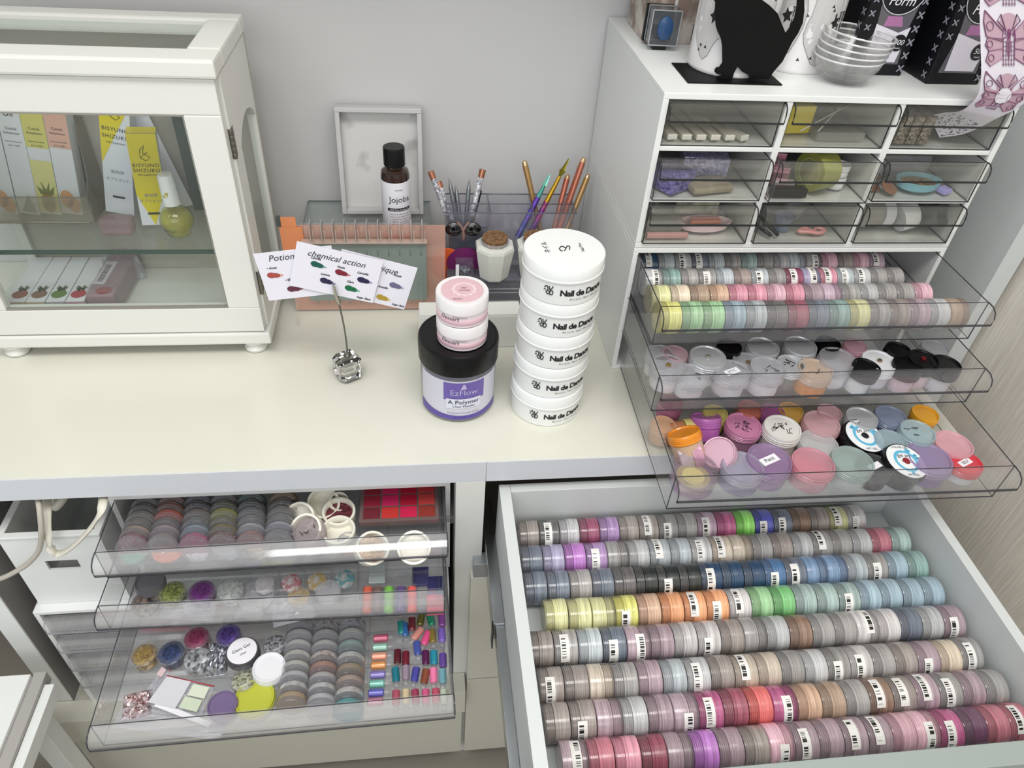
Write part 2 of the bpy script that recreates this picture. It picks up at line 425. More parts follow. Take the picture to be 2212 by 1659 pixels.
# white bin on top of it
bn = thing('storage_bin', 'open white storage bin with cut-out grip under the desk, beside the cables', 'bin', (-.43, .562, .515))
bm = BM(); X0, X1, Z1 = -.053, .055, .131
ha, hb, hc, hd = -.018, .018, .068, .086
for b in ((X0, X1, 0, .003, 0, hc), (X0, X1, 0, .003, hd, Z1), (X0, ha, 0, .003, hc, hd), (hb, X1, 0, .003, hc, hd)): addbox(bm, *b)
addbox(bm, X0, X0+.004, .003, .26, 0, Z1); addbox(bm, X1-.004, X1, .003, .26, 0, Z1); addbox(bm, X0, X1, .257, .26, 0, Z1)
addbox(bm, X0, X1, .003, .257, 0, .003)
obj('bin_body', bm, white, bn)
bm = BM()
for b in ((X0-.002, X1+.002, -.002, .006, Z1, Z1+.003), (X0-.002, X0+.006, .006, .262, Z1, Z1+.003), (X1-.006, X1+.002, .006, .262, Z1, Z1+.003)): addbox(bm, *b, 0, .0006)
obj('rim', bm, white, bn)
# cables
cab = mat('cream_cable', '#d6d2c4', .45)
def cable(pxs, r, label, cat='cable', Y=.543, flat=None, nm='power_cable', m=None):
    pts = []
    for q in pxs:
        pts.append(P(q[0], q[1], Y=(q[2] if len(q) > 2 else Y)))
    bm = BM(); addtube(bm, smoothpts(pts, 8), r, 10, flat=flat)
    return tag(obj(nm, bm, m or cab), label, cat)
cable([(75, 1050, .60), (83, 1084, .56), (89, 1140), (86, 1184), (66, 1212), (40, 1231), (0, 1250), (-60, 1262)], .0030, 'round cream cable curving down to the left from under the desk', m=mat('taupe_cable', '#b6b0a4', .5))
cable([(103, 1040, .62), (101, 1090, .57), (102, 1150, .548), (110, 1184), (128, 1196), (160, 1178, .54), (200, 1135, .54), (221, 1092, .548), (222, 1040, .60)], .0042, 'flat cream cable hanging in a loop from under the desk', flat=(1.15, .55))
cable([(116, 1040, .63), (118, 1092, .60), (128, 1088, .60), (140, 1070, .61), (150, 1040, .63)], .005, 'short thick white cable end tucked under the desk')
# ---------------------------------------------------------------- small screw-top powder jars (lying on their side in rows)
JR, JB, JL = .0174, .0142, .0091          # radius, body length, lid length
powder = objcol('tinted_powder', .30, .8, .82, 1.12)
lidmat = objclear('clear_ridged_lid')
def jar_meshes():
    bm = BM()
    addlathe(bm, [(JR*.90, 0), (JR*.985, .0006), (JR, .0018), (JR, JB-.0030), (JR*.975, JB-.0026), (JR*.975, JB-.0018), (JR, JB-.0014), (JR, JB-.0004), (JR*.97, JB), (JR*.90, JB+.0002), (JR*.90, JB+JL-.0020), (JR*.84, JB+JL-.0015)], 28)
    mb = obj('jar_body', bm, powder)
    bm = BM(); p = [(JR*.96, JB+.0006)]
    z = JB+.0007
    for k in range(4):
        p += [(JR*1.0, z), (JR*1.0, z+.0011), (JR*.965, z+.0013), (JR*.965, z+.0016)]; z += .0018
    p += [(JR*.99, z), (JR*.99, JB+JL-.0008), (JR*.955, JB+JL)]
    addlathe(bm, p, 28); ml = obj('jar_lid', bm, lidmat)
    bm = BM(); uvl = bm.loops.layers.uv.new('UVMap'); n = 8; A0, A1 = R(-46), R(46)
    hw = .0044; cz = JB-.001
    g = [[bm.verts.new((JR*1.012*math.cos(A0+(A1-A0)*i/n), JR*1.012*math.sin(A0+(A1-A0)*i/n), cz+s*hw)) for s in (-1, 1)] for i in range(n+1)]
    for i in range(n):
        f = bm.faces.new((g[i][0], g[i+1][0], g[i+1][1], g[i][1]))
        for l, (u, v) in zip(f.loops, ((0, i/n), (0, (i+1)/n), (1, (i+1)/n), (1, i/n))): l[uvl].uv = (u, v)
    ms = obj('barcode_sticker', bm, barcode())
    out = (mb.data, ml.data, ms.data)
    for o in (mb, ml, ms): bpy.data.objects.remove(o)
    return out
JM = jar_meshes()
def jar_part(name, me, parent, col, rot=None):
    o = bpy.data.objects.new(name, me); C.objects.link(o); o.parent = parent; o.color = col
    if rot: o.rotation_euler = rot
    return o
def side_jar(c, flip, col, label, group, spin=0, stick=None, s=1.0, tilt=0):
    """c: centre of the jar lying with its axis along x"""
    q = (Matrix.Rotation(R(90 if not flip else -90)+0, 4, 'Y')).to_euler()
    t = thing('powder_jar', label, 'jar', c, (0, 0, tilt), group)
    t.scale = (s, s, s)
    # axis: body right, lid left unless flipped
    ln = (JB+JL)/2
    m = Matrix.Rotation(R(-90 if not flip else 90), 4, 'Y') @ Matrix.Rotation(spin, 4, 'Z') @ Matrix.Translation((0, 0, -ln))
    for nm, me in (('jar_body', JM[0]), ('jar_lid', JM[1])):
        o = jar_part(nm, me, t, col); o.matrix_local = m
    if stick is not None:
        # local x of the sticker must point to angle `stick` above the -y horizon
        a = stick
        d = Vector((0, -math.cos(a), math.sin(a)))
        base = Matrix.Rotation(R(-90 if not flip else 90), 4, 'Y')
        loc = base.inverted() @ d; th = math.atan2(loc.y, loc.x)
        o = jar_part('barcode_sticker', JM[2], t, col); o.matrix_local = base @ Matrix.Rotation(th, 4, 'Z') @ Matrix.Translation((0, 0, -ln))
    return t
PAL = {
 'gy': ('grey', '#a3a09e'), 'dg': ('dark grey', '#6c6869'), 'wg': ('warm grey', '#a1958f'), 'si': ('silver', '#c0c1c3'),
 'cl': ('pale blue-grey', '#b9c3c9'), 'la': ('lavender', '#a49bc0'), 'li': ('lilac', '#b287c6'), 'vi': ('violet', '#c068cf'),
 'ma': ('maroon', '#98305f'), 'mg': ('magenta', '#c03f86'), 'mv': ('mauve', '#b096a2'), 'pk': ('pink', '#e48aa4'), 'lp': ('light pink', '#dfa9ba'),
 'ro': ('rose', '#c46378'), 'rd': ('coral red', '#dd3f38'), 'wn': ('wine red', '#a03a58'), 'pl': ('plum', '#6d3f60'),
 'be': ('beige', '#c9baa6'), 'br': ('brown', '#93725c'), 'tn': ('tan', '#b3957a'), 'tp': ('taupe', '#a2928c'),
 'ye': ('yellow', '#dad85a'), 'ly': ('pale yellow', '#d8d794'), 'or': ('orange', '#f29a4c'), 'po': ('pale orange', '#dcae8b'),
 'gn': ('green', '#72cf72'), 'lg': ('light green', '#9fdb98'), 'ng': ('lime green', '#84e63a'), 'tg': ('pale teal', '#a5bfba'), 'te': ('sea-green', '#8ab0a9'),
 'nv': ('navy blue', '#12466e'), 'bl': ('blue', '#2f6ea6'), 'rb': ('royal blue', '#2f3fc0'), 'sb': ('steel blue', '#6c8fb6'), 'lb': ('light blue', '#9cb9c8'), 'sg': ('slate', '#6f7a8c'),
 'bk': ('black-green', '#2d3432'), 'cr': ('cream', '#e0cdb2'), 'wl': ('whitish', '#cfcaca'), 'pp': ('pale purple-pink', '#c6a6bc'),
}
rows = [
 # (y centre, x start px, x end px, px row height, codes)
 ('back', .5300, 1118, 1872, 1150, 'wg dg si ma li wg wg gy gy pp mg ng rb sg br wg ly wl'),
 ('second', .4930, 1122, 1962, 1205, 'sg la vi li gy si cl cl si be be gy wg si gy gy si ro tg'),
 ('third', .4570, 1130, 2003, 1265, 'sg sg gy sg dg bk bk bk nv nv nv bl sg sb sb cl gy lb te'),
 ('fourth', .4200, 1172, 2038, 1325, 'ly ly ly ye po or or or wl lg gn tg tg tg lb lb lb lb'),
 ('fifth', .3830, 1140, 2090, 1400, 'wg gy cl sg mv mv wl wl wg gy si br gy gy wl wl sg si mv'),
 ('sixth', .3430, 1160, 2130, 1475, 'wg wg be gy mv cl si wg be be gy si gy wl gy wg mv cr gy'),
 ('seventh', .3070, 1170, 2185, 1550, 'wg wg mv si mv mv mg wn rd mg po tn gy br wg mv gy mv gy'),
 ('front', .2705, 1205, 2235, 1620, 'mv ro pk wn mv vi mv wg lp mv mv mv mv lp lp mg pl ro ro'),
]
GL = 'clear-lidded powder jars in rows in the wide white drawer'
zf = .628+JR*1.0
rnd = random.Random(3)
for rn, yc, xa, xb, ym, codes in rows:
    codes = codes.split(); n = len(codes)
    XA, XB = P(xa, ym, Z=.650).x, P(xb, ym-(22 if rn != 'back' else 8), Z=.650).x
    XA = max(XA, .0985); XB = min(XB, .5885)
    pitch = (XB-XA)/n; s = min(pitch/(JB+JL)*.985, 1.07)
    for i, c in enumerate(codes):
        nm, hx = PAL[c]
        col = list(lin(hx)); k = rnd.uniform(.88, 1.10); col = [min(1, v*k) for v in col[:3]]+[1]
        st = None
        if rnd.random() < .42: st = R(rnd.choice((18, 30, 45, 60, 78, 88)))
        label = 'jar of %s powder, %s from left in %s of wide white drawer' % (nm, ORD[i], rn+' row')
        side_jar((XA+pitch*(i+.5), yc+rnd.uniform(-.0006, .0006), .628+JR*s+.0002), rnd.random() < .12, col, label, GL, rnd.uniform(0, 6), st, s)
# first clear drawer of the right-hand chest: four rows
rows2 = [
 ('back', .7420, .2620, .5750, 'nv cl si sg cl gy tg gy si cl gy lp wg lp pp'),
 ('second', .7040, .2570, .5800, 'si te gy gy cl tp cl gy ma la pk cl si gy gy'),
 ('third', .6670, .2545, .5950, 'ly cr tn po pk pk lp pk mv pp gy si gy gy lp'),
 ('front', .6300, .2545, .6180, 'ye lg lg lb cl dg wn sg te ly gy tp mv si tn'),
]
for rn, yc, XA, XB, codes in rows2:
    codes = codes.split(); n = len(codes); pitch = (XB-XA)/n; s = pitch/(JB+JL)*.985
    s = min(s, 1.03)
    for i, c in enumerate(codes):
        nm, hx = PAL[c]; col = list(lin(hx)); k = rnd.uniform(.9, 1.12); col = [min(1, v*k) for v in col[:3]]+[1]
        st = R(rnd.choice((35, 50, 70))) if (rn == 'second' and rnd.random() < .55) or (rn == 'back' and rnd.random() < .3) else None
        side_jar((XA+pitch*(i+.5), yc, .8730+JR*s+.0003), rnd.random() < .1, col, 'jar of %s powder, %s from left in %s row, top right clear drawer' % (nm, ORD[i], rn), 'powder jars in the top clear drawer on the right', rnd.uniform(0, 6), st, s)
# ---------------------------------------------------------------- pots
lid_clear = clear('frosted_clear_lid', '#e9e9ec', .30, '#e2e2e6', .9, .12)
lid_white = mat('pearl_white_lid', '#d9dadd', .3, coat=.4)
wall_clear = clear('clear_pot_wall', '#fcfcfd', .06, '#e6e6ea', .9, .05)
cream_pot = mat('cream_pot', '#ebe8da', .3, coat=.4)
def tinted(h, a=.45):
    v = [int(h[i:i+2], 16) for i in (1, 3, 5)]; h2 = '#%02x%02x%02x' % tuple(int(c+(236-c)*.30) for c in v); h3 = '#%02x%02x%02x' % tuple(int(c+(255-c)*.5) for c in v)
    return clear('tinted_plastic', h3, a*.85, h2, .8, .12)
disc_lid = clear('clear_disc_lid', '#f8f8fa', .07, '#e2e2e6', 1.0, .05)
def mtx_at(loc, tx=0, ty=0, rz=0): return Matrix.Translation(loc) @ Euler((tx, ty, rz)).to_matrix().to_4x4()
def pot(label, base, r, h, bodym, lidm, content=None, group=None, tx=0, ty=0, rz=0, lidh=.4, cat='pot', name='powder_pot', mark=None, lidlabel=None, body_r=.93, dot=None, open_=False):
    """upright or tilted pot; base is the centre of its underside"""
    t = thing(name, label, cat, base, (tx, ty, rz), group)
    lh = h*lidh; bh = h-lh; rb = r*body_r
    if open_:
        o = lathe('pot_body', [(rb*.9, 0), (rb, .0012), (rb, bh), (r, bh+.0004), (r, h*.97), (r*.97, h), (r*.86, h), (r*.84, h*.97), (r*.80, h*.45), (0, h*.42)], bodym, t, 36)
        if content: lathe('contents', [(0, h*.43), (r*.80, h*.46), (r*.82, h*.62), (0, h*.66)], content, t, 28)
        return t
    lathe('pot_body', [(rb*.92, 0), (rb, .0014), (rb, bh-.0016), (rb*.95, bh-.0008)], bodym, t, 36)
    if content: lathe('contents', [(rb*.86, .0014), (rb*.90, .003), (rb*.90, bh*.92), (rb*.5, bh*.97)], content, t, 28)
    zs = bh-.0004; p = [(r*.985, zs)]
    for k in range(3): p += [(r, zs+lh*(.12+.22*k)), (r, zs+lh*(.22+.22*k)), (r*.975, zs+lh*(.26+.22*k))]
    p += [(r*.985, zs+lh*.84), (r*.95, h), (r*.88, h-.0001), (r*.84, h-.0017)]
    lathe('lid', p, lidm, t, 40)
    top = lambda x, y: Vector((x, y, h+.0003-.0010))
    if mark: 
        u = r/5
        rr = random.Random(label); items = []
        bm = BM()
        for k in range(5 if mark is True else mark):
            x0, y0 = rr.uniform(-2.6, 2.2)*u, rr.uniform(-1.8, 1.8)*u
            pts = [Vector((x0+rr.uniform(-1, 1)*u, y0+rr.uniform(-1, 1)*u, h-.0014)) for _ in range(4)]
            addtube(bm, pts, .00035, 5)
        obj('marker_writing', bm, ink, t)
    if lidlabel:
        bm = BM(); addbox(bm, -r*.45, r*.45, -r*.2, r*.2, h-.0017, h-.0010, mtx=Matrix.Rotation(.4, 4, 'Z'))
        o = obj('paper_label', bm, paper, t)
        lettering(o, [(lidlabel, r*.28, 0, 0)], lambda x, y: Matrix.Rotation(.4, 4, 'Z') @ Vector((x, y, h-.0008)))
    if dot: lathe('rhinestone', [(.003, h-.001), (.0028, h+.0004), (0, h+.0008)], mat('stone', dot, .2, .6), t, 12)
    return t
def on(px, py, z, h):
    """base point whose lid centre (height h above z) is seen at pixel px, py"""
    p = P(px, py, Z=z+h); return Vector((p.x, p.y, z+.0003))
c4 = cr(1320, 520, 2.4798)
GB = 'pots in the middle clear drawer on the right'
z2 = .8145
silver_lid = mat('silver_lid', '#c3c5c8', .25, .35, .4); blk = black_m
DRW = {.8145: (.2470, .6240, .5655), .7555: (.2520, .6290, .4755), .6326: (-.3555, .0215, .5150), .5766: (-.3600, .0170, .4835), .5191: (-.3530, .0240, .3800)}
def spot(c, f, label, r, h, bodym, lidm, content=None, z=z2, g=GB, **k):
    px, py = f(*c); b = on(px, py, z, h)
    if z in DRW:
        x0, x1, y0 = DRW[z]; tl = abs(k.get('tx', 0))+abs(k.get('ty', 0)) > .3; m_ = .004+(.006 if tl else 0)
        b.x = min(max(b.x, x0+r+m_), x1-r-m_); b.y = max(b.y, y0+r+.006)
        if tl: b.z += .5*r*min(1, abs(k.get('tx', 0))+abs(k.get('ty', 0)))
    pot(label, b, r, h, bodym, lidm, content, g, **k)
MR = ', middle clear drawer on the right'
wpow = mat('white_powder', '#e4e2e6', .7); ppow = mat('pale_pink_powder', '#e3cdd6', .7)
spot((275, 665), c4, 'frosted jar with gold dot at the left end'+MR, .0205, .030, wall_clear, lid_clear, wpow, dot='#a8925c')
spot((520, 618), c4, 'large pearly lidded jar, back left'+MR, .0215, .032, wall_clear, silver_lid, wpow, dot='#b8b4a8')
spot((735, 650), c4, 'frosted lid with small stone, behind labelled jar'+MR, .0185, .030, wall_clear, lid_clear, wpow, dot='#9a8468')
spot((815, 565), c4, 'silver lid under the top drawer edge, left of centre'+MR, .0195, .033, wall_clear, silver_lid)
spot((1015, 560), c4, 'silver lid under the top drawer edge, centre'+MR, .0200, .033, wall_clear, silver_lid)
spot((965, 655), c4, 'silver lid with black handwriting, centre'+MR, .0165, .030, wall_clear, silver_lid, mark=7)
spot((1215, 628), c4, 'wide clear cellophaned lid, centre right'+MR, .0215, .034, wall_clear, lid_clear, wpow)
spot((1440, 640), c4, 'wide white lid with brown dot, back right'+MR, .0205, .032, wall_clear, lid_white, wpow, dot='#8d7c66')
spot((1378, 700), c4, 'leaning black lid on white pot, centre right'+MR, .0165, .035, wall_clear, blk, mat('bright_white_powder', '#eef0f2', .8), body_r=.86, ty=.10)
spot((1675, 630), c4, 'black lid with red mark, far back right'+MR, .0178, .036, wall_clear, blk, ppow, dot='#8e2430')
spot((1625, 705), c4, 'black lid on pinkish pot, second from right'+MR, .0172, .035, wall_clear, blk, ppow, body_r=.88, tx=-.03)
spot((1838, 708), c4, 'black lid on white pot at the right end'+MR, .0178, .035, wall_clear, blk, wpow, body_r=.88)
spot((458, 765), c4, 'frosted jar at the front left, faint writing'+MR, .0190, .028, wall_clear, lid_clear, wpow, mark=3)
spot((668, 730), c4, 'frosted jar with small white label at the front'+MR, .0205, .030, wall_clear, lid_clear, wpow, lidlabel='KTC')
spot((885, 750), c4, 'clear jar of white powder at the front, centre'+MR, .0205, .034, wall_clear, lid_clear, mat('bright_white_powder', '#eef0f2', .8), mark=3)
spot((1142, 755), c4, 'peach lid on an orange pot at the front'+MR, .0200, .030, tinted('#ee8a1e', .7), tinted('#e3c4a8', .6), mat('orange_powder', '#f08a1c', .6), mark=3)
spot((345, 600), c4, 'pink jar peeking out at the back left'+MR, .0150, .030, tinted('#e8a0b4', .6), tinted('#e9b9c6', .5))
spot((150, 600), c4, 'clear jar in the back left corner'+MR, .0165, .030, wall_clear, lid_clear, wpow)
spot((635, 565), c4, 'black lid hidden at the back left'+MR, .0150, .033, wall_clear, blk)
spot((1165, 548), c4, 'black lid hidden at the back centre'+MR, .0150, .034, wall_clear, blk)
spot((1310, 560), c4, 'pink jar at the back, right of centre'+MR, .0140, .033, tinted('#f0a8bc', .6), tinted('#f0b4c6', .5))
spot((1540, 580), c4, 'glossy black jar at the back right'+MR, .0150, .036, blk, blk)
spot((1760, 570), c4, 'lavender jar in the back right corner'+MR, .0165, .033, tinted('#b9b2d0', .5), lid_clear, mat('lavender_powder', '#aaa2cc', .7))
# bottom clear drawer on the right
GC = 'pots in the bottom clear drawer on the right'; z3 = .7555; BR_ = ', bottom clear drawer on the right'
def s3(c, label, r, h, b, l, cont=None, **k): spot(c, c4, label+BR_, r, h, b, l, cont, z3, GC, **k)
s3((465, 1240), 'clear lilac jar of yellow cream, front left corner', .0250, .026, tinted('#b99ac6', .5), clear('very_clear_lid', '#eae6e8', .1, '#d8c8dc', .9, .05), mat('yellow_cream', '#e6e08a', .5), lidh=.5, body_r=.97)
s3((715, 1225), 'lavender frosted jar, second from left in front', .0235, .027, tinted('#aaa4c6', .5), tinted('#bdb8d0', .5), mat('lavender_powder', '#aaa2cc', .7))
s3((1100, 1215), 'pink rimmed clear jar in the front row', .0245, .027, tinted('#f0b6c2', .35), tinted('#ef9aac', .5), mat('pale_pink_powder', '#e3cdd6', .7))
s3((1318, 1212), 'pale green frosted jar in the front row', .0240, .028, tinted('#d8e4e0', .4), tinted('#b4ccc4', .5), wpow)
s3((1500, 1335), 'black pot with white label, front', .0195, .024, blk, mat('speckled_dark_lid', '#3c3d40', .4, .2), lidlabel=' ')
s3((1745, 1215), 'purple translucent jar right of the black ones', .0260, .026, tinted('#8d6cb0', .55), tinted('#a387bd', .6), mat('purple_powder', '#8560ac', .6))
s3((1955, 1255), 'red lid with a white label, right front corner', .0195, .024, wall_clear, mat('red_lid', '#cc3646', .35, coat=.4), wpow, lidlabel='SELF')
s3((850, 1170), 'lilac jar of pink powder with paper label', .0255, .028, tinted('#a583b8', .5), tinted('#b88fc4', .4), mat('orchid_powder', '#c987c8', .6), lidlabel='Petit')
s3((620, 1115), 'pearly pink jar lying tilted near the left', .0190, .026, tinted('#c9a2b8', .7), mat('pearl_pink', '#c9a3b4', .25, .2, .4), ty=-.55, tx=.3)
s3((455, 1085), 'amber capped jar of peach powder', .0190, .034, tinted('#dfb48c', .7), mat('amber_lid', '#e08a1c', .3, coat=.5), mat('peach_powder', '#d0a082', .6), tx=-.5, ty=-.35, lidh=.3)
s3((275, 1110), 'white jar with pink lid on its side, left end', .0185, .026, tinted('#e2d4dc', .7), tinted('#e69ac2', .7), wpow, ty=1.2)
s3((1115, 1085), 'white translucent jar in the middle', .0230, .024, tinted('#e4e2e2', .5), tinted('#dedede', .5), wpow)
s3((1850, 1085), 'light pink jar near the right wall', .0225, .026, tinted('#f0a6b4', .7), tinted('#f0a8b6', .7), mat('pink_powder', '#e89aaa', .6))
s3((1645, 1020), 'light blue frosted jar with scribbles, back right', .0205, .030, tinted('#a8c8d0', .6), tinted('#b4d0d6', .6), mat('ice_blue', '#9cc0cc', .6), mark=4)
s3((1500, 1070), 'plain light blue jar beside the scribbled one', .0190, .026, tinted('#9cbcc8', .6), tinted('#a6c2cc', .6), mat('ice_blue', '#9cc0cc', .6))
s3((712, 985), 'mauve pink lid with black handwriting', .0215, .026, tinted('#b06690', .7), mat('mauve_lid', '#bd7a9c', .35, coat=.3), mark=9)
s3((920, 1000), 'off-white lid with black handwriting', .0220, .032, mat('offwhite_pot', '#d6d3cc', .35), mat('offwhite_lid', '#d8d6d2', .35, coat=.3), mark=9)
s3((1130, 975), 'pale pink jar behind the white one', .0220, .026, tinted('#e8b0b8', .6), tinted('#eab4bc', .6), mat('pink_powder', '#e89aaa', .6))
s3((525, 985), 'magenta jar behind the left jars', .0180, .028, tinted('#b03aa6', .8), tinted('#b846b0', .8), mat('magenta_powder', '#a82e9c', .5), tx=-.5)
s3((330, 960), 'amber and yellow jar lying on its side, back left', .0160, .032, tinted('#c86a2c', .8), mat('pale_yellow_lid', '#d8cc84', .4), mat('wine_powder', '#8e4a44', .5), ty=1.45)
s3((1685, 925), 'small bright orange-yellow lid at the back right', .0165, .018, mat('golden_pot', '#f2a81c', .35), mat('golden_lid', '#f4ae20', .35, coat=.4))
s3((1345, 945), 'silver grey clear jar behind the black lid', .0190, .030, wall_clear, silver_lid, wpow)
s3((1500, 935), 'blue lavender jar at the back right', .0190, .026, tinted('#98a4c4', .6), tinted('#90a0c2', .6), mat('blue_powder', '#8290bc', .6))
s3((200, 985), 'orange jar against the left wall', .0150, .024, tinted('#e0a070', .7), tinted('#e8ac7c', .7))
for k, (x, y, c1, c2, lb) in enumerate(((320, 870, '#b05078', '#9c3c66', 'raspberry jar seen through the left end, back row'), (560, 920, '#d8c85c', '#c4b03e', 'yellow jar in the back row'), (745, 895, '#cc5a3a', '#c24a2c', 'brick red jar in the back row'), (865, 915, '#a03a86', '#8e2c74', 'dark magenta jar in the back row'), (965, 905, '#e0a428', '#d89a1e', 'amber jar in the back row'), (1170, 915, '#d8a0a8', '#cc909a', 'dusty pink jar in the back row'))):
    s3((x, y), lb, .0150, .027, tinted(c1, .8), tinted(c2, .8), mat('powder', c2, .5))
def black_round(c, label, stone):
    px, py = c4(*c); h = .026; r = .0255
    t = pot(label+BR_, on(px, py, z3, h), r, h, blk, blk, None, GC, tx=.12, ty=.12)
    o = lathe('round_label', [(r*.90, h-.0018), (r*.90, h+.0003), (0, h+.0003)], mat('white_label', '#eceef0', .4), t, 40)
    bm = BM(); addlathe(bm, [(r*.58, h+.0004), (r*.44, h+.0004)], 32, cap=False)
    rr = random.Random(stone)
    for k in range(10):
        a = rr.uniform(0, 6.28); addpatch(bm, blob(r*.66*math.cos(a), r*.66*math.sin(a), r*.10, r*.06, 8, a), lambda x, y: Vector((x, y, h+.0005)))
    obj('blue_ring_print', bm, mat('print_blue', '#5fb4d6', .5), o)
    lettering(o, [('gel art', r*.26, 0, r*.28), ('NAIL', r*.2, 0, -r*.02), ('COLOR GEL', r*.16, 0, r*.74), ('ART GEL', r*.15, 0, -r*.74)], lambda x, y: Vector((x, y, h+.0006)))
    lathe('centre_dot', [(r*.17, h+.0004), (r*.17, h+.0009), (0, h+.0009)], mat('dot_colour', stone, .4), o, 20)
black_round((1340, 1035), 'black pot with round blue-white label and black dot', '#1a1a1e')
black_round((1560, 1170), 'black pot with round blue-white label and dark red dot', '#8a1c28')

# ---------------------------------------------------------------- left clear drawers
cL = cr(180, 1040, 2.4578)
zA, zB, zC = .6326, .5766, .5191
GA = 'leaning glitter discs in the top clear drawer on the left'; TL = ', top left clear drawer'
def lighter(c, k=.28):
    v = [int(c[i:i+2], 16) for i in (1, 3, 5)]; return '#%02x%02x%02x' % tuple(int(a+(240-a)*k) for a in v)
disc_cols = [
 ((330, 130), (255, 330), ['#6c6862', '#75716c', '#6f6c62', '#777468', '#8e7c70', '#8b2e50'], 'first'),
 ((465, 120), (415, 330), ['#8f6a5c', '#d8613a', '#b4493a', '#6a5a66', '#85757c', '#8f858c'], 'second'),
 ((610, 115), (585, 330), ['#5a5260', '#4c4656', '#6a6258', '#5d7076', '#6f7f8c', '#d32e84'], 'third'),
 ((745, 110), (735, 325), ['#6a6a70', '#79784e', '#8a8a3e', '#6b6432', '#5a5230', '#7a3540'], 'fourth'),
 ((890, 105), (885, 320), ['#2f4f44', '#3d4a48', '#5a5f62', '#7a7c84', '#8c8c94', '#b06a66'], 'fifth'),
 ((1060, 100), (1030, 310), ['#8c6434', '#5a5044', '#6a6460', '#86888c', '#8a8894', '#7f8490'], 'sixth')]
for (tx0, ty0), (bx, by), cl, od in disc_cols:
    for k, c in enumerate(cl):
        c = lighter(c, .2); f = k/5; px, py = cL(tx0+(bx-tx0)*f, ty0+(by-ty0)*f)
        p = P(px, py, Z=zA+.026)
        t = thing('glitter_disc', '%s disc of glitter from the back in the %s leaning column%s' % (ORD[k], od, TL), 'jar', (p.x, p.y, zA+.0192), (R(78), 0, 0), GA)
        h = abs(P(*cL(tx0, ty0), Z=zA+.026).y-P(*cL(bx, by), Z=zA+.026).y)/5*.96; r = .0172
        lathe('disc_body', [(r*.97, -h/2), (r, -h/2+.001), (r, -.001)], glitter(c, '#a8a4a0', 900) if k % 2 else mat('disc_colour', c, .3, .1, .5), t, 28)
        lathe('lid', [(r*1.01, -.0008), (r*1.01, .0008), (r*.97, .001), (r*.97, .0018), (r*1.01, .002), (r*1.01, h/2-.001), (r*.95, h/2)], disc_lid, t, 28)
def sA(c, label, r, h, b, l, cont=None, z=zA, g='pots in the top left clear drawer', sfx=TL, **k): spot(c, cL, label+sfx, r, h, b, l, cont, z, g, **k)
flat_h = .012
sA((232, 465), 'flat jar of sea-green powder in the front left corner', .0175, flat_h, wall_clear, clear('clr', '#ffffff', .012, '#ffffff', .45), mat('seagreen_powder', '#5d9c88', .6), lidh=.2)
sA((420, 462), 'flat coral jar with a small white label', .0185, flat_h, wall_clear, mat('coral_lid', '#e2866c', .4, coat=.4), None, lidh=.3, lidlabel='LM')
sA((580, 458), 'flat jar of silver flakes', .0175, flat_h, wall_clear, clear('clr', '#ffffff', .012, '#ffffff', .45), glitter('#dcdfe2', '#8b9094', 500), lidh=.2)
sA((738, 440), 'jar of silver-blue shimmer', .0190, flat_h+.006, wall_clear, lid_clear, glitter('#b8c8d6', '#8ea2b4', 500), lidh=.2)
sA((905, 420), 'small clear jar of beige powder', .0165, flat_h+.008, wall_clear, clear('clr', '#ffffff', .012, '#ffffff', .45), mat('beige_powder', '#b8a08e', .6), lidh=.3)
sA((1195, 365), 'wide clear jar showing a pink and white disc', .0225, .02, wall_clear, clear('clr', '#ffffff', .012, '#ffffff', .45), mat('pinkish_white', '#e9cfd8', .5), lidh=.25)
sA((1195, 300), 'clear jar with a printed lid, behind the pink one', .0190, .03, wall_clear, tinted('#b8a8ac', .5), None, mark=4)
sA((1400, 370), 'small jar of copper powder', .0130, .016, wall_clear, lid_clear, mat('copper_powder', '#c07a58', .5))
CG = 'cream cups in the top left clear drawer'
for (x, y), tx, ty, cont, lb in (((1170, 150), .55, -.3, None, 'cream cup leaning at the far left of the cups'), ((1205, 215), .5, -.3, None, 'cream cup leaning in front of the leftmost cup'), ((1262, 85), .4, .2, None, 'cream cup standing furthest back'), ((1330, 75), .4, .4, None, 'small cream cup tucked at the back right of the cups'), ((1357, 148), .15, 0, glitter('#6a2c3a', '#9a5a64', 600), 'cream cup of dark red glitter'), ((1355, 250), .1, 0, None, 'upright cream cup in the middle'), ((1510, 315), .45, .35, glitter('#b8a48c', '#8a7460', 500), 'tilted cream cup with flakes, front'), ((1755, 310), .5, 0, None, 'cream cup lying apart at the right')):
    px, py = cL(x, y); h = .020; r = .0195 if y != 75 else .012
    b = on(px, py, zA+.004+abs(math.sin(tx))*.008, h)
    b = b - Vector((0, 0, -.001))
    pot(lb+TL, b, r, h, cream_pot, cream_pot, cont, CG, tx=tx, ty=ty, open_=True, name='cream_cup', cat='cup')
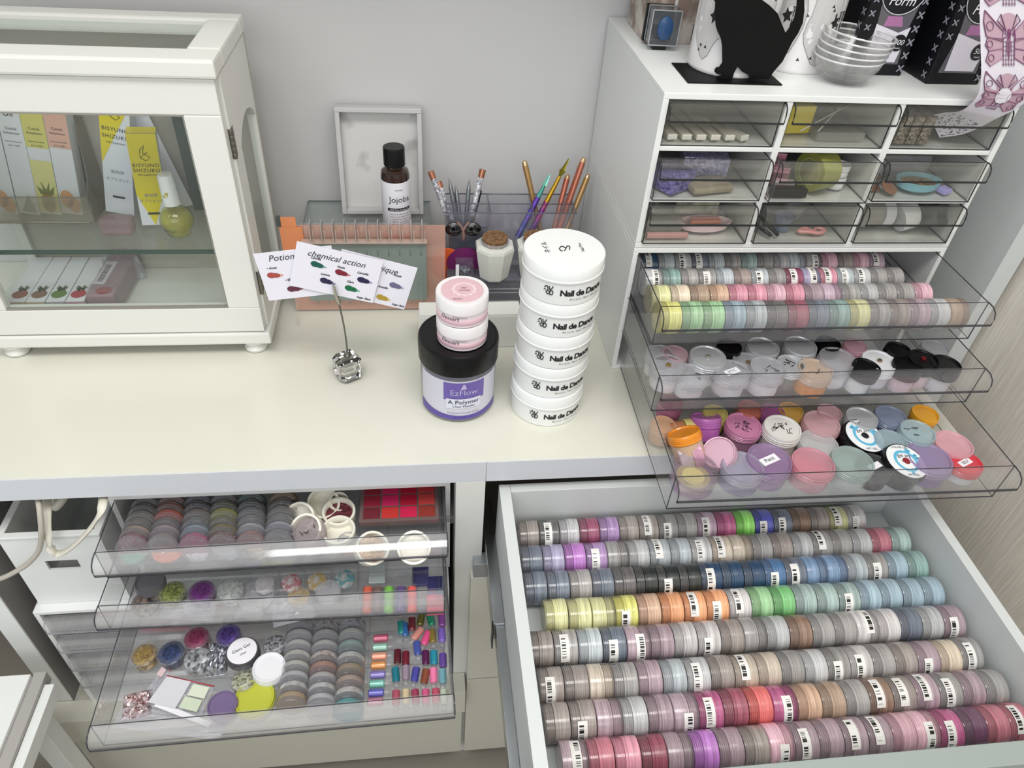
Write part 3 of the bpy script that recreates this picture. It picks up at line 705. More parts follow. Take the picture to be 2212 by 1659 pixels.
# lipstick palettes
def palette(label, pxTL, pxBR, z, cols, rows_, name='colour_palette'):
    a = P(*cL(*pxTL), Z=z+.01); b = P(*cL(*pxBR), Z=z+.01)
    w, d = b.x-a.x, a.y-b.y
    t = thing(name, label, 'palette', (a.x, b.y, z))
    box('case', 0, w, 0, d, 0, .009, clear('palette_case', '#cfc2bf', .55, '#8f7a78', .8), t, .0015)
    n = len(cols[0]); cw, ch = w*.92/n, d*.9/len(cols)
    for i, rw in enumerate(cols):
        for j, c in enumerate(rw):
            x, y = w*.04+cw*j, d*.95-ch*(i+1)
            box('colour_pan', x+.001, x+cw-.001, y+.001, y+ch-.001, .0091, .0098, mat('pan', c, .45), t, .0004)
    return t
palette('square palette of red and pink lip colours, under the desk edge', (1475, 5), (1890, 195), zA+.016, [['#8a2434', '#c02c58', '#a81c30', '#b43a3c'], ['#98283c', '#cc2c62', '#b01c38', '#c04444'], ['#6e2430', '#c03430', '#c8204c', '#8e342c']], 3)
t = thing('clear_case', 'clear plastic case beneath the lip palette'+TL, 'case', P(*cL(1460, 250), Z=zA)+Vector((0, 0, 0)))
box('case_body', 0, .125, 0, .10, .0005, .0145, acry_lite, t, .002)
bm = BM()
for k in range(4): addtube(bm, [(.01+.004*k, .002+.001*k, .003*k+.003), (.115, .002, .003*k+.003)], .0006, 5)
obj('edge_lines', bm, chrome, t)

MI = ', middle left clear drawer'; GM = 'pots in the middle left clear drawer'
def sB(c, label, r, h, b, l, cont=None, **k): sA(c, label, r, h, b, l, cont, zB, GM, MI, **k)
clr = clear('clr', '#ffffff', .012, '#ffffff', .45)
sB((350, 530), 'dark jar at the back left', .0170, .022, wall_clear, tinted('#5a5a60', .6))
sB((318, 640), 'jar of dark beads at the front left', .0175, .016, wall_clear, clr, glitter('#2f2a2c', '#b09a8c', 300), lidh=.2)
sB((465, 575), 'clear jar of green glitter', .0180, .020, wall_clear, clr, glitter('#5c6a1c', '#b8c46a', 600), lidh=.2, body_r=.9)
sB((622, 570), 'clear jar of deep purple glitter', .0180, .020, wall_clear, clr, glitter('#5a1268', '#8a2c9a', 600), lidh=.2, body_r=.9)
sB((775, 562), 'clear jar of white flakes', .0180, .020, wall_clear, clr, glitter('#dfe4e0', '#b4bab6', 300), lidh=.2, body_r=.9)
for k, (x, y, c, lb) in enumerate(((960, 530, '#d6d4da', 'square box of clear film'), (1100, 522, '#cf6f7c', 'square box of pink flakes'), (1238, 515, '#d4b02c', 'square box of yellow flakes'), (1385, 500, '#3fb0bc', 'square box of turquoise flakes'))):
    p = P(*cL(x, y), Z=zB+.02)
    t = thing('flake_box', lb+MI, 'box', (p.x, p.y, zB+.0003), group='square flake boxes in the middle left drawer')
    box('box_wall', -.0165, .0165, -.015, .015, 0, .0195, wall_clear, t, .003)
    o = obj('flakes', (lambda bm: (addlathe(bm, [(.011, .008), (.0125, .012), (.011, .016), (0, .0165)], 14), bm)[1])(BM()), glitter(c, '#ece8e4', 250), t)
for k, (x, c, lb) in enumerate(((1505, '#e2613c', 'orange-red'), (1560, '#7a5a54', 'brown'), (1620, '#7ed03c', 'lime green'), (1685, '#5c3c84', 'violet'), (1745, '#ff5a52', 'neon coral'))):
    p = P(*cL(x, 640), Z=zB+.014)
    t = thing('nail_foil_tube', '%s tube lying in the right-hand tray%s' % (lb, MI), 'tube', (p.x, p.y+.006, zB+.0085), (R(90), 0, 0), 'neon tubes in the right-hand tray')
    lathe('tube_wall', [(.0065, -.019), (.007, -.018), (.007, .018), (.0062, .019)], wall_clear, t, 20)
    lathe('filling', [(.0055, -.016), (.0056, -.015), (.0056, .014), (.0050, .015)], mat('neon', c, .5), t, 16)
pt = P(*cL(1470, 700), Z=zB)
t = thing('tray_insert', 'divided clear tray at the right end'+MI, 'tray', (pt.x-.006, pt.y, zB+.0002))
w_ = .022-pt.x-.004
bm = BM(); addbox(bm, 0, w_, 0, .13, 0, .0012)
for x in (0, w_*.36, w_*.68, w_-.0012): addbox(bm, x, x+.0012, 0, .13, .0012, .012)
for y in (0, .045, .088, .1288): addbox(bm, .0013, w_-.0013, y, y+.0012, .0012, .012)
obj('tray_body', bm, acry_lite, t)
for k, (x, y, c, lb) in enumerate(((1868, 650, '#e06a7c', 'pink chip pile in the right tray'), (1870, 550, '#3a3c6c', 'navy chip pile in the right tray'), (1790, 500, '#4a4a78', 'indigo chip pile at the tray back'), (1560, 490, '#c8d4d2', 'pale chip pile at the tray back'))):
    p = P(*cL(x, y), Z=zB+.006)
    tag(box('foil_sheet', -.010, .010, -.013, .013, 0, .004, mat('foil', c, .4, .2), None, .001, (p.x, p.y, zB+.002)), lb.replace(' pile', ' sheet')+MI, 'sheet')
# crumpled clear film at the front of the middle drawer
def crumple(label, px, f, z, w, d, hgt, m, seed, name='plastic_bag', cat='bag', n=12):
    rr = random.Random(seed); p = P(*f(*px), Z=z); bm = BM()
    for layer in (0, 1):
        g = [[bm.verts.new((w*(i/n-.5), d*(j/n-.5), (.0008+layer*.0012 if i in (0, n) or j in (0, n) else rr.uniform(.3, 1)*hgt*(1 if layer else .25)+.001))) for i in range(n+1)] for j in range(n+1)]
        for j in range(n):
            for i in range(n): bm.faces.new((g[j][i], g[j][i+1], g[j+1][i+1], g[j+1][i]))
    o = obj(name, bm, m, None, (p.x, p.y, z+.0003), (0, 0, rr.uniform(-.4, .4))); return tag(o, label, cat)
film = clear('crinkled_film', '#f4f4f8', .22, '#f2f2f8', 1.0, .12)
foil = noisy('silver_foil', '#e4e6ea', '#8a8e96', 220, .2, .8, bump=.6)
crumple('crumpled silvery film at the front'+MI, (560, 690), cL, zB, .060, .024, .012, film, 1)
crumple('crumpled clear film in the front centre'+MI, (1120, 690), cL, zB, .05, .03, .014, film, 2)
sB((1130, 660), 'clear jar of gold dust in the front centre', .0150, .016, wall_clear, clr, mat('gold_dust', '#b09a6c', .5))
sB((1295, 620), 'empty clear jar behind the gold dust', .0150, .018, wall_clear, lid_clear)
sB((900, 700), 'flat clear lid at the front', .0210, .008, wall_clear, lid_clear)

LO = ', bottom left clear drawer'; GZ = 'pots in the bottom left clear drawer'
def sC(c, label, r, h, b, l, cont=None, **k): sA(c, label, r, h, b, l, cont, zC, GZ, LO, **k)
sC((315, 905), 'clear jar of gold flakes', .0165, .022, wall_clear, clr, glitter('#c8a85c', '#8c7038', 500), lidh=.2, body_r=.9)
sC((460, 895), 'clear jar of navy blue sequins', .0165, .022, wall_clear, clr, glitter('#10204c', '#2c4a84', 400), lidh=.2, body_r=.97)
sC((595, 815), 'clear jar of magenta glitter under the drawer above', .0165, .022, wall_clear, clr, glitter('#8a1450', '#b43c74', 500), lidh=.2)
sC((765, 800), 'clear jar of violet glitter under the drawer above', .0165, .022, wall_clear, clr, glitter('#3c1c7c', '#6c4cb0', 500), lidh=.2)
sC((598, 930), 'clear jar of silver mirror flakes', .0170, .020, wall_clear, clr, glitter('#dcdfe4', '#4c5054', 260), lidh=.2)
t = sC((843, 900), 'white-labelled jar with a round black rim', .0190, .028, wall_clear, mat('dark_rim_lid', '#4a484c', .4))
px, py = cL(843, 900); b = on(px, py, zC, .028)
lab = lathe('round_label', [(.0165, .0275), (.0165, .0284), (0, .0284)], paper, None, 32); lab.parent = [o for o in bpy.data.objects if o.get('label', '').startswith('white-labelled jar')][0]
lettering(lab, [('Glass Gel', .0055, 0, .003), ('clear', .004, 0, -.004)], lambda x, y: Matrix.Rotation(.5, 4, 'Z') @ Vector((x, y, .0287)))
sC((1015, 850), 'clear jar of dark metallic flakes', .0150, .026, wall_clear, clr, glitter('#2c2c30', '#c8c8cc', 400), lidh=.2)
sC((985, 985), 'clear jar of white cream, brightest of the drawer', .0190, .028, wall_clear, mat('white_cream_lid', '#e6e6ea', .4), None, lidh=.35)
sC((843, 1040), 'small jar of gold-green sequins', .0150, .026, wall_clear, clr, glitter('#6a6c34', '#dcdcc8', 400), lidh=.2)
sC((902, 1185), 'wide lime-yellow lid near the front edge', .0225, .020, wall_clear, mat('lime_lid', '#b9bd3c', .35, coat=.4), wpow, lidh=.35)
sC((728, 1232), 'purple-rimmed clear jar near the front edge', .0165, .022, wall_clear, tinted('#6f5490', .7), mat('purple_powder', '#8560ac', .6))
crumple('pile of silver mirror foil pieces'+LO, (715, 950), cL, zC, .024, .04, .012, foil, 5, 'foil_pieces', 'foil')
# three columns of stacked clear discs
for ci, (xt, yt, xb, yb, cl) in enumerate(((1150, 790, 1105, 1180, ['#c9c8cc', '#bdbcbf', '#c5c3c2', '#d6d6c4', '#c9c7bf', '#c4c4c8', '#c0beb9', '#b4946c']), (1288, 790, 1260, 1190, ['#6c5a5c', '#a0a0a4', '#b2b0b0', '#b48c7c', '#b07a68', '#b9b6b4', '#c4c6ca', '#c9c9cf']), (1425, 780, 1405, 1220, ['#6c6e8c', '#a8b0ac', '#7c9c98', '#c8c8c4', '#9c8464', '#b09488', '#c4c2b8', '#3f9ca0']))):
    for k, c in enumerate(cl):
        c = lighter(c, .35); f = k/(len(cl)-1); p = P(*cL(xt+(xb-xt)*f, yt+(yb-yt)*f), Z=zC+.022)
        t = thing('glitter_disc', '%s disc from the back in the %s column of clear discs, bottom left drawer' % (ORD[k], ('left', 'middle', 'right')[ci]), 'jar', (p.x, p.y, zC+.0180), (R(78), 0, 0), 'columns of clear discs in the bottom left drawer')
        r = .0168; h = abs(P(*cL(xt, yt), Z=zC+.022).y-P(*cL(xb, yb), Z=zC+.022).y)/(len(cl)-1)*.95
        lathe('disc_body', [(r*.97, -h/2), (r, -h/2+.001), (r, 0)], glitter(c, '#e8e6e4', 500) if k % 3 == 0 else clear('disc_tint', c, .6, c, .9, .1), t, 28)
        lathe('lid', [(r*1.01, .0002), (r*1.01, .002), (r*.97, .0022), (r*.97, .003), (r*1.01, .0032), (r*1.01, h/2-.001), (r*.95, h/2)], disc_lid, t, 28)
# zip bags
def flatbag(label, pxs, z, items, stripe='#b04a4c', seed=1):
    pts = [P(*cL(*q), Z=z) for q in pxs]; c = sum(pts, Vector())/4
    t = thing('zip_bag', label, 'bag', c)
    q = [p-c for p in pts]; bm = BM()
    n = 8; rr = random.Random(seed)
    def bl(u, v): return (q[0]*(1-u)*(1-v)+q[1]*u*(1-v)+q[2]*u*v+q[3]*(1-u)*v)
    for s_ in (0, 1):
        g = [[bm.verts.new(bl(i/n, j/n)+Vector((0, 0, .001+s_*.004*math.sin(math.pi*i/n)*math.sin(math.pi*j/n)*(1+rr.uniform(-.5, .5))))) for i in range(n+1)] for j in range(n+1)]
        for j in range(n):
            for i in range(n): bm.faces.new((g[j][i], g[j][i+1], g[j+1][i+1], g[j+1][i]))
    obj('bag_film', bm, film, t)
    bm = BM(); addtube(bm, [bl(0, .04)+Vector((0, 0, .002)), bl(1, .04)+Vector((0, 0, .002))], .0009, 6); obj('zip_strip', bm, mat('zip_strip', stripe, .4), t)
    for (u0, u1, v0, v1, c_, nm) in items:
        bm = BM(); m_ = mat('insert', c_, .6)
        vs = [bl(u0, v0), bl(u1, v0), bl(u1, v1), bl(u0, v1)]
        lo = [bm.verts.new(v+Vector((0, 0, .0052))) for v in vs]; hi = [bm.verts.new(v+Vector((0, 0, .0062))) for v in vs]
        bm.faces.new(lo[::-1]); bm.faces.new(hi)
        for i in range(4): bm.faces.new((lo[i], lo[(i+1) % 4], hi[(i+1) % 4], hi[i]))
        obj(nm, bm, m_, t)
    return t
flatbag('zip bag with white card and green sachets, red strip'+LO, [(450, 1030), (700, 1085), (620, 1260), (330, 1190)], zC+.008, [(.05, .55, .1, .95, '#d2d2d8', 'white_card'), (.62, .95, .15, .5, '#d6dcc8', 'green_sachet'), (.60, .93, .55, .9, '#cbd6be', 'green_sachet')])
flatbag('zip bag of pink beads with a slanted red strip'+LO, [(430, 970), (470, 1000), (330, 1200), (280, 1190)], zC+.002, [(.2, .8, .1, .3, '#d9c0c4', 'bead_pack')], seed=4)
crumple('small clear bag of mixed rhinestones at the left'+LO, (290, 1190), cL, zC+.0005, .03, .03, .006, glitter('#e6dadc', '#8c5c5c', 500), 8)
crumple('large flattened clear film bag at the front left'+LO, (470, 1270), cL, zC, .12, .03, .004, film, 9)
tag(box('applicator_stick', -.035, .035, -.003, .003, 0, .003, paper, None, .001, tuple(P(*cL(530, 1240), Z=zC+.01)), (0, 0, -.42)), 'white stick lying along the lower edge of the zip bag'+LO, 'stick')
# colour vials at the right
VG = 'tiny colour vials at the right of the bottom left drawer'
vials = []
for j, c in enumerate(('#c8607c', '#9cc8b8', '#e8a084', '#e09a5c', '#8a7cc0', '#84c4b4', '#6a68c0', '#c87c98')):
    x, y = 1595-4*j, 830+48*j+(0 if j < 4 else 2)
    vials.append((x, y, 90, c))
for x, y, a, c in ((1690, 790, 5, '#2c9c94'), (1708, 800, 5, '#3c74b8'), (1745, 770, 0, '#84303c'), (1790, 745, -10, '#7c7430'), (1848, 745, 10, '#2ca078'), (1905, 750, 0, '#a05ab4'), (1765, 820, -35, '#e8a090'), (1815, 845, -20, '#f05a94'), (1855, 835, 5, '#8a7838'), (1905, 830, 0, '#8c6cd0'),
    (1668, 945, 0, '#5c1c28'), (1712, 955, 0, '#742030'), (1775, 900, 5, '#4c5cac'), (1818, 950, 0, '#5c1c50'), (1862, 950, 0, '#2c94ac'), (1910, 965, 0, '#6a4ca0'),
    (1660, 1040, 5, '#1c7a8c'), (1712, 1030, 0, '#a08c9c'), (1760, 1040, -10, '#4c4ca4'), (1812, 1050, -10, '#8c4c34'), (1860, 1045, 0, '#ff84b4'), (1908, 1050, 0, '#7ab0bc'),
    (1660, 1165, 0, '#b45468'), (1712, 1160, 0, '#d8c8a0'), (1765, 1160, 5, '#a03c5c'), (1818, 1160, 0, '#d85c8c'), (1872, 1155, 0, '#c4506c'), (1915, 1160, 0, '#c4d0b8')):
    vials.append((x, y, a, c))
CN = {'#c8607c': 'rose'}
def cname(h):
    r, g, b, _ = lin(h); import colorsys
    hh, s, v = colorsys.rgb_to_hsv(*[int(h[i:i+2], 16)/255 for i in (1, 3, 5)])
    if s < .18: return 'pale' if v > .6 else 'grey'
    hh *= 360
    nm = 'red' if hh < 14 or hh > 346 else 'orange' if hh < 40 else 'yellow' if hh < 68 else 'green' if hh < 160 else 'teal' if hh < 195 else 'blue' if hh < 250 else 'purple' if hh < 295 else 'pink'
    return ('dark ' if v < .55 else 'light ' if s < .4 else '')+nm
for k, (x, y, a, c) in enumerate(vials):
    p = P(*cL(x, y), Z=zC+.006)
    if a == 90: where = '%s from the back in the crosswise vial column' % ORD[k]
    else:
        rws = [v for v in vials if v[2] != 90]; band = 0 if y < 780 else 1 if y < 870 else 2 if y < 1000 else 3 if y < 1100 else 4
        same = sorted([v[0] for v in rws if (0 if v[1] < 780 else 1 if v[1] < 870 else 2 if v[1] < 1000 else 3 if v[1] < 1100 else 4) == band])
        where = '%s from left in the %s vial row' % (ORD[same.index(x)], ('back', 'second', 'third', 'fourth', 'front')[band])
    t = thing('colour_vial', '%s vial, %s, bottom left drawer' % (cname(c), where), 'vial', (p.x, p.y, zC+.0055), (R(90), 0, R(a)), VG)
    t.scale = (1, 1, 1)
    lathe('vial_body', [(.0030, -.0125), (.0046, -.0115), (.0046, .004), (.0030, .0055)], mat('vial_fill', c, .25, .1, .6), t, 14)
    lathe('vial_cap', [(.0030, .0057), (.0034, .006), (.0034, .0115), (.0026, .0125)], wall_clear, t, 12)
pt = P(*cL(1500, 1240), Z=zC)
t = thing('tray_insert', 'clear tray holding the tiny colour vials'+LO, 'tray', (pt.x, pt.y+.004, zC+.00005))
w_ = .020-pt.x; bm = BM(); addbox(bm, 0, w_, 0, .16, 0, .0008)
for x in (0, .040, w_-.001): addbox(bm, x, x+.001, 0, .16, .0008, .010)
for y in (0, .159): addbox(bm, .0011, w_-.0011, y, y+.001, .0008, .010)
obj('tray_body', bm, acry_lite, t)
# ---------------------------------------------------------------- inside the nine smoky drawers
def nd(r_, c_): 
    x, y, z, w, h = ND[r_, c_]; return x, y, z+.0027, w, h
NDN = lambda r_, c_: '%s %s small drawer' % (('top', 'middle', 'bottom')[r_], ('left', 'centre', 'right')[c_])
def dbox(name, label, r_, c_, x0, x1, y0, y1, h, m, cat, rz=0, z_=0, bev=.001, group=None):
    x, y, z, w, hh = nd(r_, c_)
    o = box(name, -(x1-x0)/2, (x1-x0)/2, -(y1-y0)/2, (y1-y0)/2, 0, h, m, None, bev, (x+(x0+x1)/2, y+(y0+y1)/2, z+z_), (0, 0, rz))
    return tag(o, label+', '+NDN(r_, c_), cat, group)
tipm = mat('milky_tip', '#dedbd2', .35, coat=.3)
for k in range(6):
    x, y, z, w, hh = nd(0, 0); xx = x+.014+.0158*k
    t = thing('swab_pack', 'milky sachet, %s from left, %s' % (ORD[k], NDN(0, 0)), 'sachet', (xx, y+.010, z), (0, 0, .12 if k < 5 else .5), 'milky sachets in the top left small drawer')
    box('sachet_body', -.0055, .0055, 0, .075, .0005, .006, clear('milky_sachet', '#e6e2d8', .5, '#d8d4c8', .6), t, .0015)
    box('white_end', -.0055, .0055, -.003, -.0002, .0005, .0062, tipm, t, .001)
dbox('yellow_sponge_block', 'yellow block at the left', 0, 1, .006, .044, .03, .065, .030, mat('yellow_block', '#cdbb1c', .5), 'block', .1)
t = lathe('orange_stopper', [(.009, 0), (.009, .012), (.006, .014), (0, .0145)], mat('orange_cap', '#e89468', .4), None, 20, (ND[0, 1][0]+.018, .80, ND[0, 1][2]+.031)); tag(t, 'orange cap on the yellow block, top centre small drawer', 'cap')
dbox('clear_card', 'flat clear box at the right', 0, 1, .045, .100, .012, .08, .009, clear('clear_box', '#f0f0ee', .2, '#dcdcd8', .8), 'case')
for k in range(2):
    x, y, z, w, hh = nd(0, 1); bm = BM(); addtube(bm, [(x+.022+.02*k, y+.008, z+.012), (x+.105, y+.05+.02*k, z+.034)], .0007, 6)
    tag(obj('wire_rod', bm, clear('clear_rod', '#f0f0ee', .5, '#e6e6e2', .8)), '%s thin clear rod lying slanted, top centre small drawer' % ('front', 'rear')[k], 'rod')
dk = glitter('#4a453c', '#a09a8c', 500)
for k in range(3): dbox('rhinestone_strip', '%s dark sparkling strip' % ('left', 'middle', 'right')[k]+' of the three', 0, 2, .008+.0135*k, .020+.0135*k, .006, .09, .030, dk, 'strip')
pb = noisy('purple_beads', '#8a7fc4', '#3c3878', 420, .3, kind='VORONOI', lo=.1, hi=.9, coat=.4)
pb2 = noisy('pale_beads', '#c3c0dc', '#6c6a9c', 420, .3, kind='VORONOI', lo=.1, hi=.9, coat=.4)
dbox('bead_packet', 'dark purple bead packet, tilted at the left', 1, 0, .008, .046, .012, .052, .020, pb, 'packet', .6)
dbox('bead_packet', 'pale purple bead packet behind', 1, 0, .050, .102, .050, .085, .024, pb2, 'packet', -.15)
dbox('brown_sachet', 'beige crumpled sachet at the front', 1, 0, .045, .095, .010, .040, .008, noisy('beige_film', '#a39a86', '#8a8070', 80, .35, bump=.5), 'sachet', .2, 0, .003)
for k in range(3): dbox('pink_foil_clip', '%s pink shiny clip' % ('back', 'middle', 'front')[k], 1, 1, .014, .036, .020+.018*k, .030+.018*k, .012+.009*k, mat('pink_foil', '#c48a9c' if k else '#d8c8ca', .2, .6), 'clip', -.2)
dbox('black_tray', 'black tray at the front left', 1, 1, .006, .046, .006, .018, .010, black_m, 'tray')
x, y, z, w, hh = nd(1, 1)
t = thing('tape_roll', 'olive green tape roll standing on edge, '+NDN(1, 1), 'roll', (x+.063, y+.030, z+.0222), (0, R(90), .35))
lathe('tape', [(.0150, -.013), (.0220, -.013), (.0220, .013), (.0150, .013), (.0150, -.0129)], mat('olive_tape', '#8d9148', .35, coat=.3), t, 40)
lathe('core', [(.0140, -.0130), (.0149, -.0131), (.0149, .0131), (.0140, .0130), (.0140, -.0129)], mat('olive_core', '#b9b680', .5), t, 40)
for k in range(2): pot('small white jar, %s in the %s' % (('lower', 'upper')[k], NDN(1, 1)), Vector((x+.092, y+.035, z+.0142*k+.0002)), .011, .0138, lid_white, lid_white, None, 'stacked white jars in the middle centre drawer')
x, y, z, w, hh = nd(1, 2)
for k, (dx, dy, c) in enumerate(((.014, .03, '#a8745c'), (.028, .018, '#b08068'), (.022, .045, '#7c4a3c'))):
    tag(lathe('copper_disc', [(.010, 0), (.010, .0015), (.008, .002), (0, .002)], mat('copper', c, .3, .5), None, 24, (x+dx, y+dy, z+.002+.003*k), (.3, .2, 0)), '%s copper coloured disc, %s' % (('left', 'front', 'dark')[k], NDN(1, 2)), 'disc')
t = thing('oval_dish', 'light blue oval dish of small stones, '+NDN(1, 2), 'dish', (x+.068, y+.028, z+.0005))
o = lathe('dish_body', [(.016, 0), (.021, .003), (.0235, .012), (.0225, .012), (.020, .0045), (0, .004)], mat('light_blue', '#86bcc8', .35), t, 36); o.scale = (1.15, .8, 1)
o = lathe('stones', [(.0195, .0052), (.019, .008), (0, .009)], glitter('#7a3c30', '#c8b070', 380), t, 24); o.scale = (1.1, .75, 1)
dbox('violet_clip', 'pale violet clip at the right', 1, 2, .092, .104, .012, .024, .006, mat('violet', '#a8a2dc', .4), 'clip', .4)
dbox('clear_bag_pack', 'crumpled clear bag at the back', 1, 2, .035, .100, .060, .095, .026, film, 'bag', 0, 0, .004)
x, y, z, w, hh = nd(2, 0)
t = thing('pink_clip_tray', 'pink boat shaped tray with coral clips, '+NDN(2, 0), 'tray', (x+.080, y+.028, z+.0005), (0, 0, .05))
o = lathe('tray_body', [(.012, 0), (.016, .002), (.019, .011), (.018, .011), (.015, .003), (0, .0025)], mat('pale_pink_tray', '#e8cdd0', .4), t, 36); o.scale = (1.75, .75, 1)
for k in range(2): box('coral_clip', -.020+.004*k, .018, -.006+.007*k, -.001+.007*k, .009, .014, mat('coral', ('#c8785c', '#e29a94')[k], .35), t, .002)
dbox('clear_tube_pack', 'clear tube lying at the left', 2, 0, .006, .052, .020, .036, .015, clear('clear_tube', '#ecebe8', .3, '#d8d6d2', .8), 'tube', .05, 0, .004)
dbox('pink_flat_file', 'long pink file along the front', 2, 0, .006, .055, .006, .012, .006, mat('dusty_pink', '#c99a98', .5), 'nail file')
crumple_z = nd(2, 0)[2]
dbox('foil_pouch', 'silver foil pouch standing at the back left', 2, 0, .010, .034, .060, .066, .034, foil, 'pouch', .3)
dbox('printed_sachet', 'cream sachet with grey print at the back', 2, 0, .056, .108, .064, .070, .034, noisy('sachet_print', '#d2cdb8', '#8e8878', 90, .5), 'sachet', -.1)
x, y, z, w, hh = nd(2, 1)
for k, (dx, dy, rr_) in enumerate(((.046, .030, .0125), (.072, .060, .0145))):
    tag(lathe('clear_cup', [(rr_*.7, 0), (rr_, .018), (rr_*.93, .018), (rr_*.63, .0012), (0, .001)], clear('cup_%d' % k, '#e4e8f2' if k == 0 else '#f2f2f2', .2, '#b8c2dc' if k == 0 else '#e8e8ea', 1, .05), None, 32, (x+dx, y+dy, z+.0003)), '%s clear cup, %s' % (('bluish front', 'larger rear')[k], NDN(2, 1)), 'cup')
for k in range(2):
    bm = BM(); addtube(bm, [(x+.010+.007*k, y+.035, z+.006+.008*k), (x+.024+.009*k, y+.008, z+.003)], .0022, 8)
    tag(obj('black_stick', bm, black_m), '%s black stick at the left, %s' % (('inner', 'outer')[k], NDN(2, 1)), 'stick')
bm = BM(); addtube(bm, smoothpts([(0, 0, .003), (.010, .006, .004), (.018, 0, .003), (.026, .007, .004), (.034, .002, .003), (.024, -.004, .003), (.012, -.003, .004), (0, 0, .003)], 5), .0022, 8)
tag(obj('pink_clip', bm, mat('salmon', '#dc9a98', .35), None, (x+.062, y+.018, z)), 'salmon pink twisted clip in front, '+NDN(2, 1), 'clip')
x, y, z, w, hh = nd(2, 2)
t = thing('white_bottle', 'lying bottle with white cap and small label, '+NDN(2, 2), 'bottle', (x+.004, y+.035, z+.0175), (R(0), R(90), .05))
lathe('bottle_body', [(.012, 0), (.0165, .002), (.0165, .036), (.014, .039)], clear('frost_bottle', '#eae8e2', .45, '#d6d3cc', .7), t, 32)
lathe('cap', [(.0168, .0392), (.0172, .040), (.0172, .052), (.016, .053)], lid_white, t, 32)
box('label', -.0175, -.0171, -.008, .008, .006, .026, paper, t, 0)
t = thing('shallow_cup', 'wide white cap leaning beside the bottle, '+NDN(2, 2), 'cap', (x+.075, y+.030, z+.0175), (.2, R(75), .3))
lathe('cap_body', [(.0165, -.010), (.017, -.009), (.017, .008), (.0155, .010), (.0145, .010), (.0145, -.006), (0, -.006)], lid_white, t, 36)
tag(lathe('glass_cup', [(.010, 0), (.015, .028), (.0138, .028), (.009, .0015), (0, .0012)], clear('grey_glass', '#c8d0d0', .25, '#8c9696', 1, .05), None, 32, (x+.098, y+.035, z+.014), (R(60), 0, .5)), 'tilted empty glass at the right, '+NDN(2, 2), 'cup')

# ---------------------------------------------------------------- on top of the nine-drawer case
ZT = 1.1058
t = thing('cat_stand', 'flat black metal cat silhouette on a black base plate, front left on the drawer case', 'stand', (.335, .752, ZT))
box('base_plate', -.060, .042, -.012, .050, 0, .0012, blackmatte, t, .0003)
c1 = cr(1310, 0, 4.706)
outl = [(1095,720),(1110,700),(1140,695),(1172,650),(1170,480),(1155,400),(1125,340),(1105,280),(1095,150),(1100,40),(1075,0),(1045,-50),(1040,-120),(1060,-180),(1070,-270),(1130,-215),(1210,-212),(1275,-260),(1280,-170),(1300,-110),(1330,-70),(1450,-30),(1560,5),(1650,70),(1730,150),(1770,250),(1812,352),(1850,300),(1900,200),(1925,80),(1928,0),(1915,-80),(1940,-140),(1980,-120),(2000,0),(2003,120),(1985,250),(1940,350),(1880,440),(1830,540),(1780,640),(1700,730),(1640,815),(1450,818),(1440,775),(1370,740),(1325,690),(1290,750),(1270,818),(1110,818),(1120,790),(1172,775),(1110,762),(1092,745)]
pl = []
for q in outl:
    p = P(*c1(*q), Y=.752); pl.append((p.x-.335, p.z-ZT))
mz = min(b for a, b in pl); pl = [(a, b-mz+.0013) for a, b in pl]
bm = BM(); addprism(bm, pl, .0014, Matrix.Rotation(R(90), 4, 'X')); obj('cat_silhouette', bm, blackmatte, t)
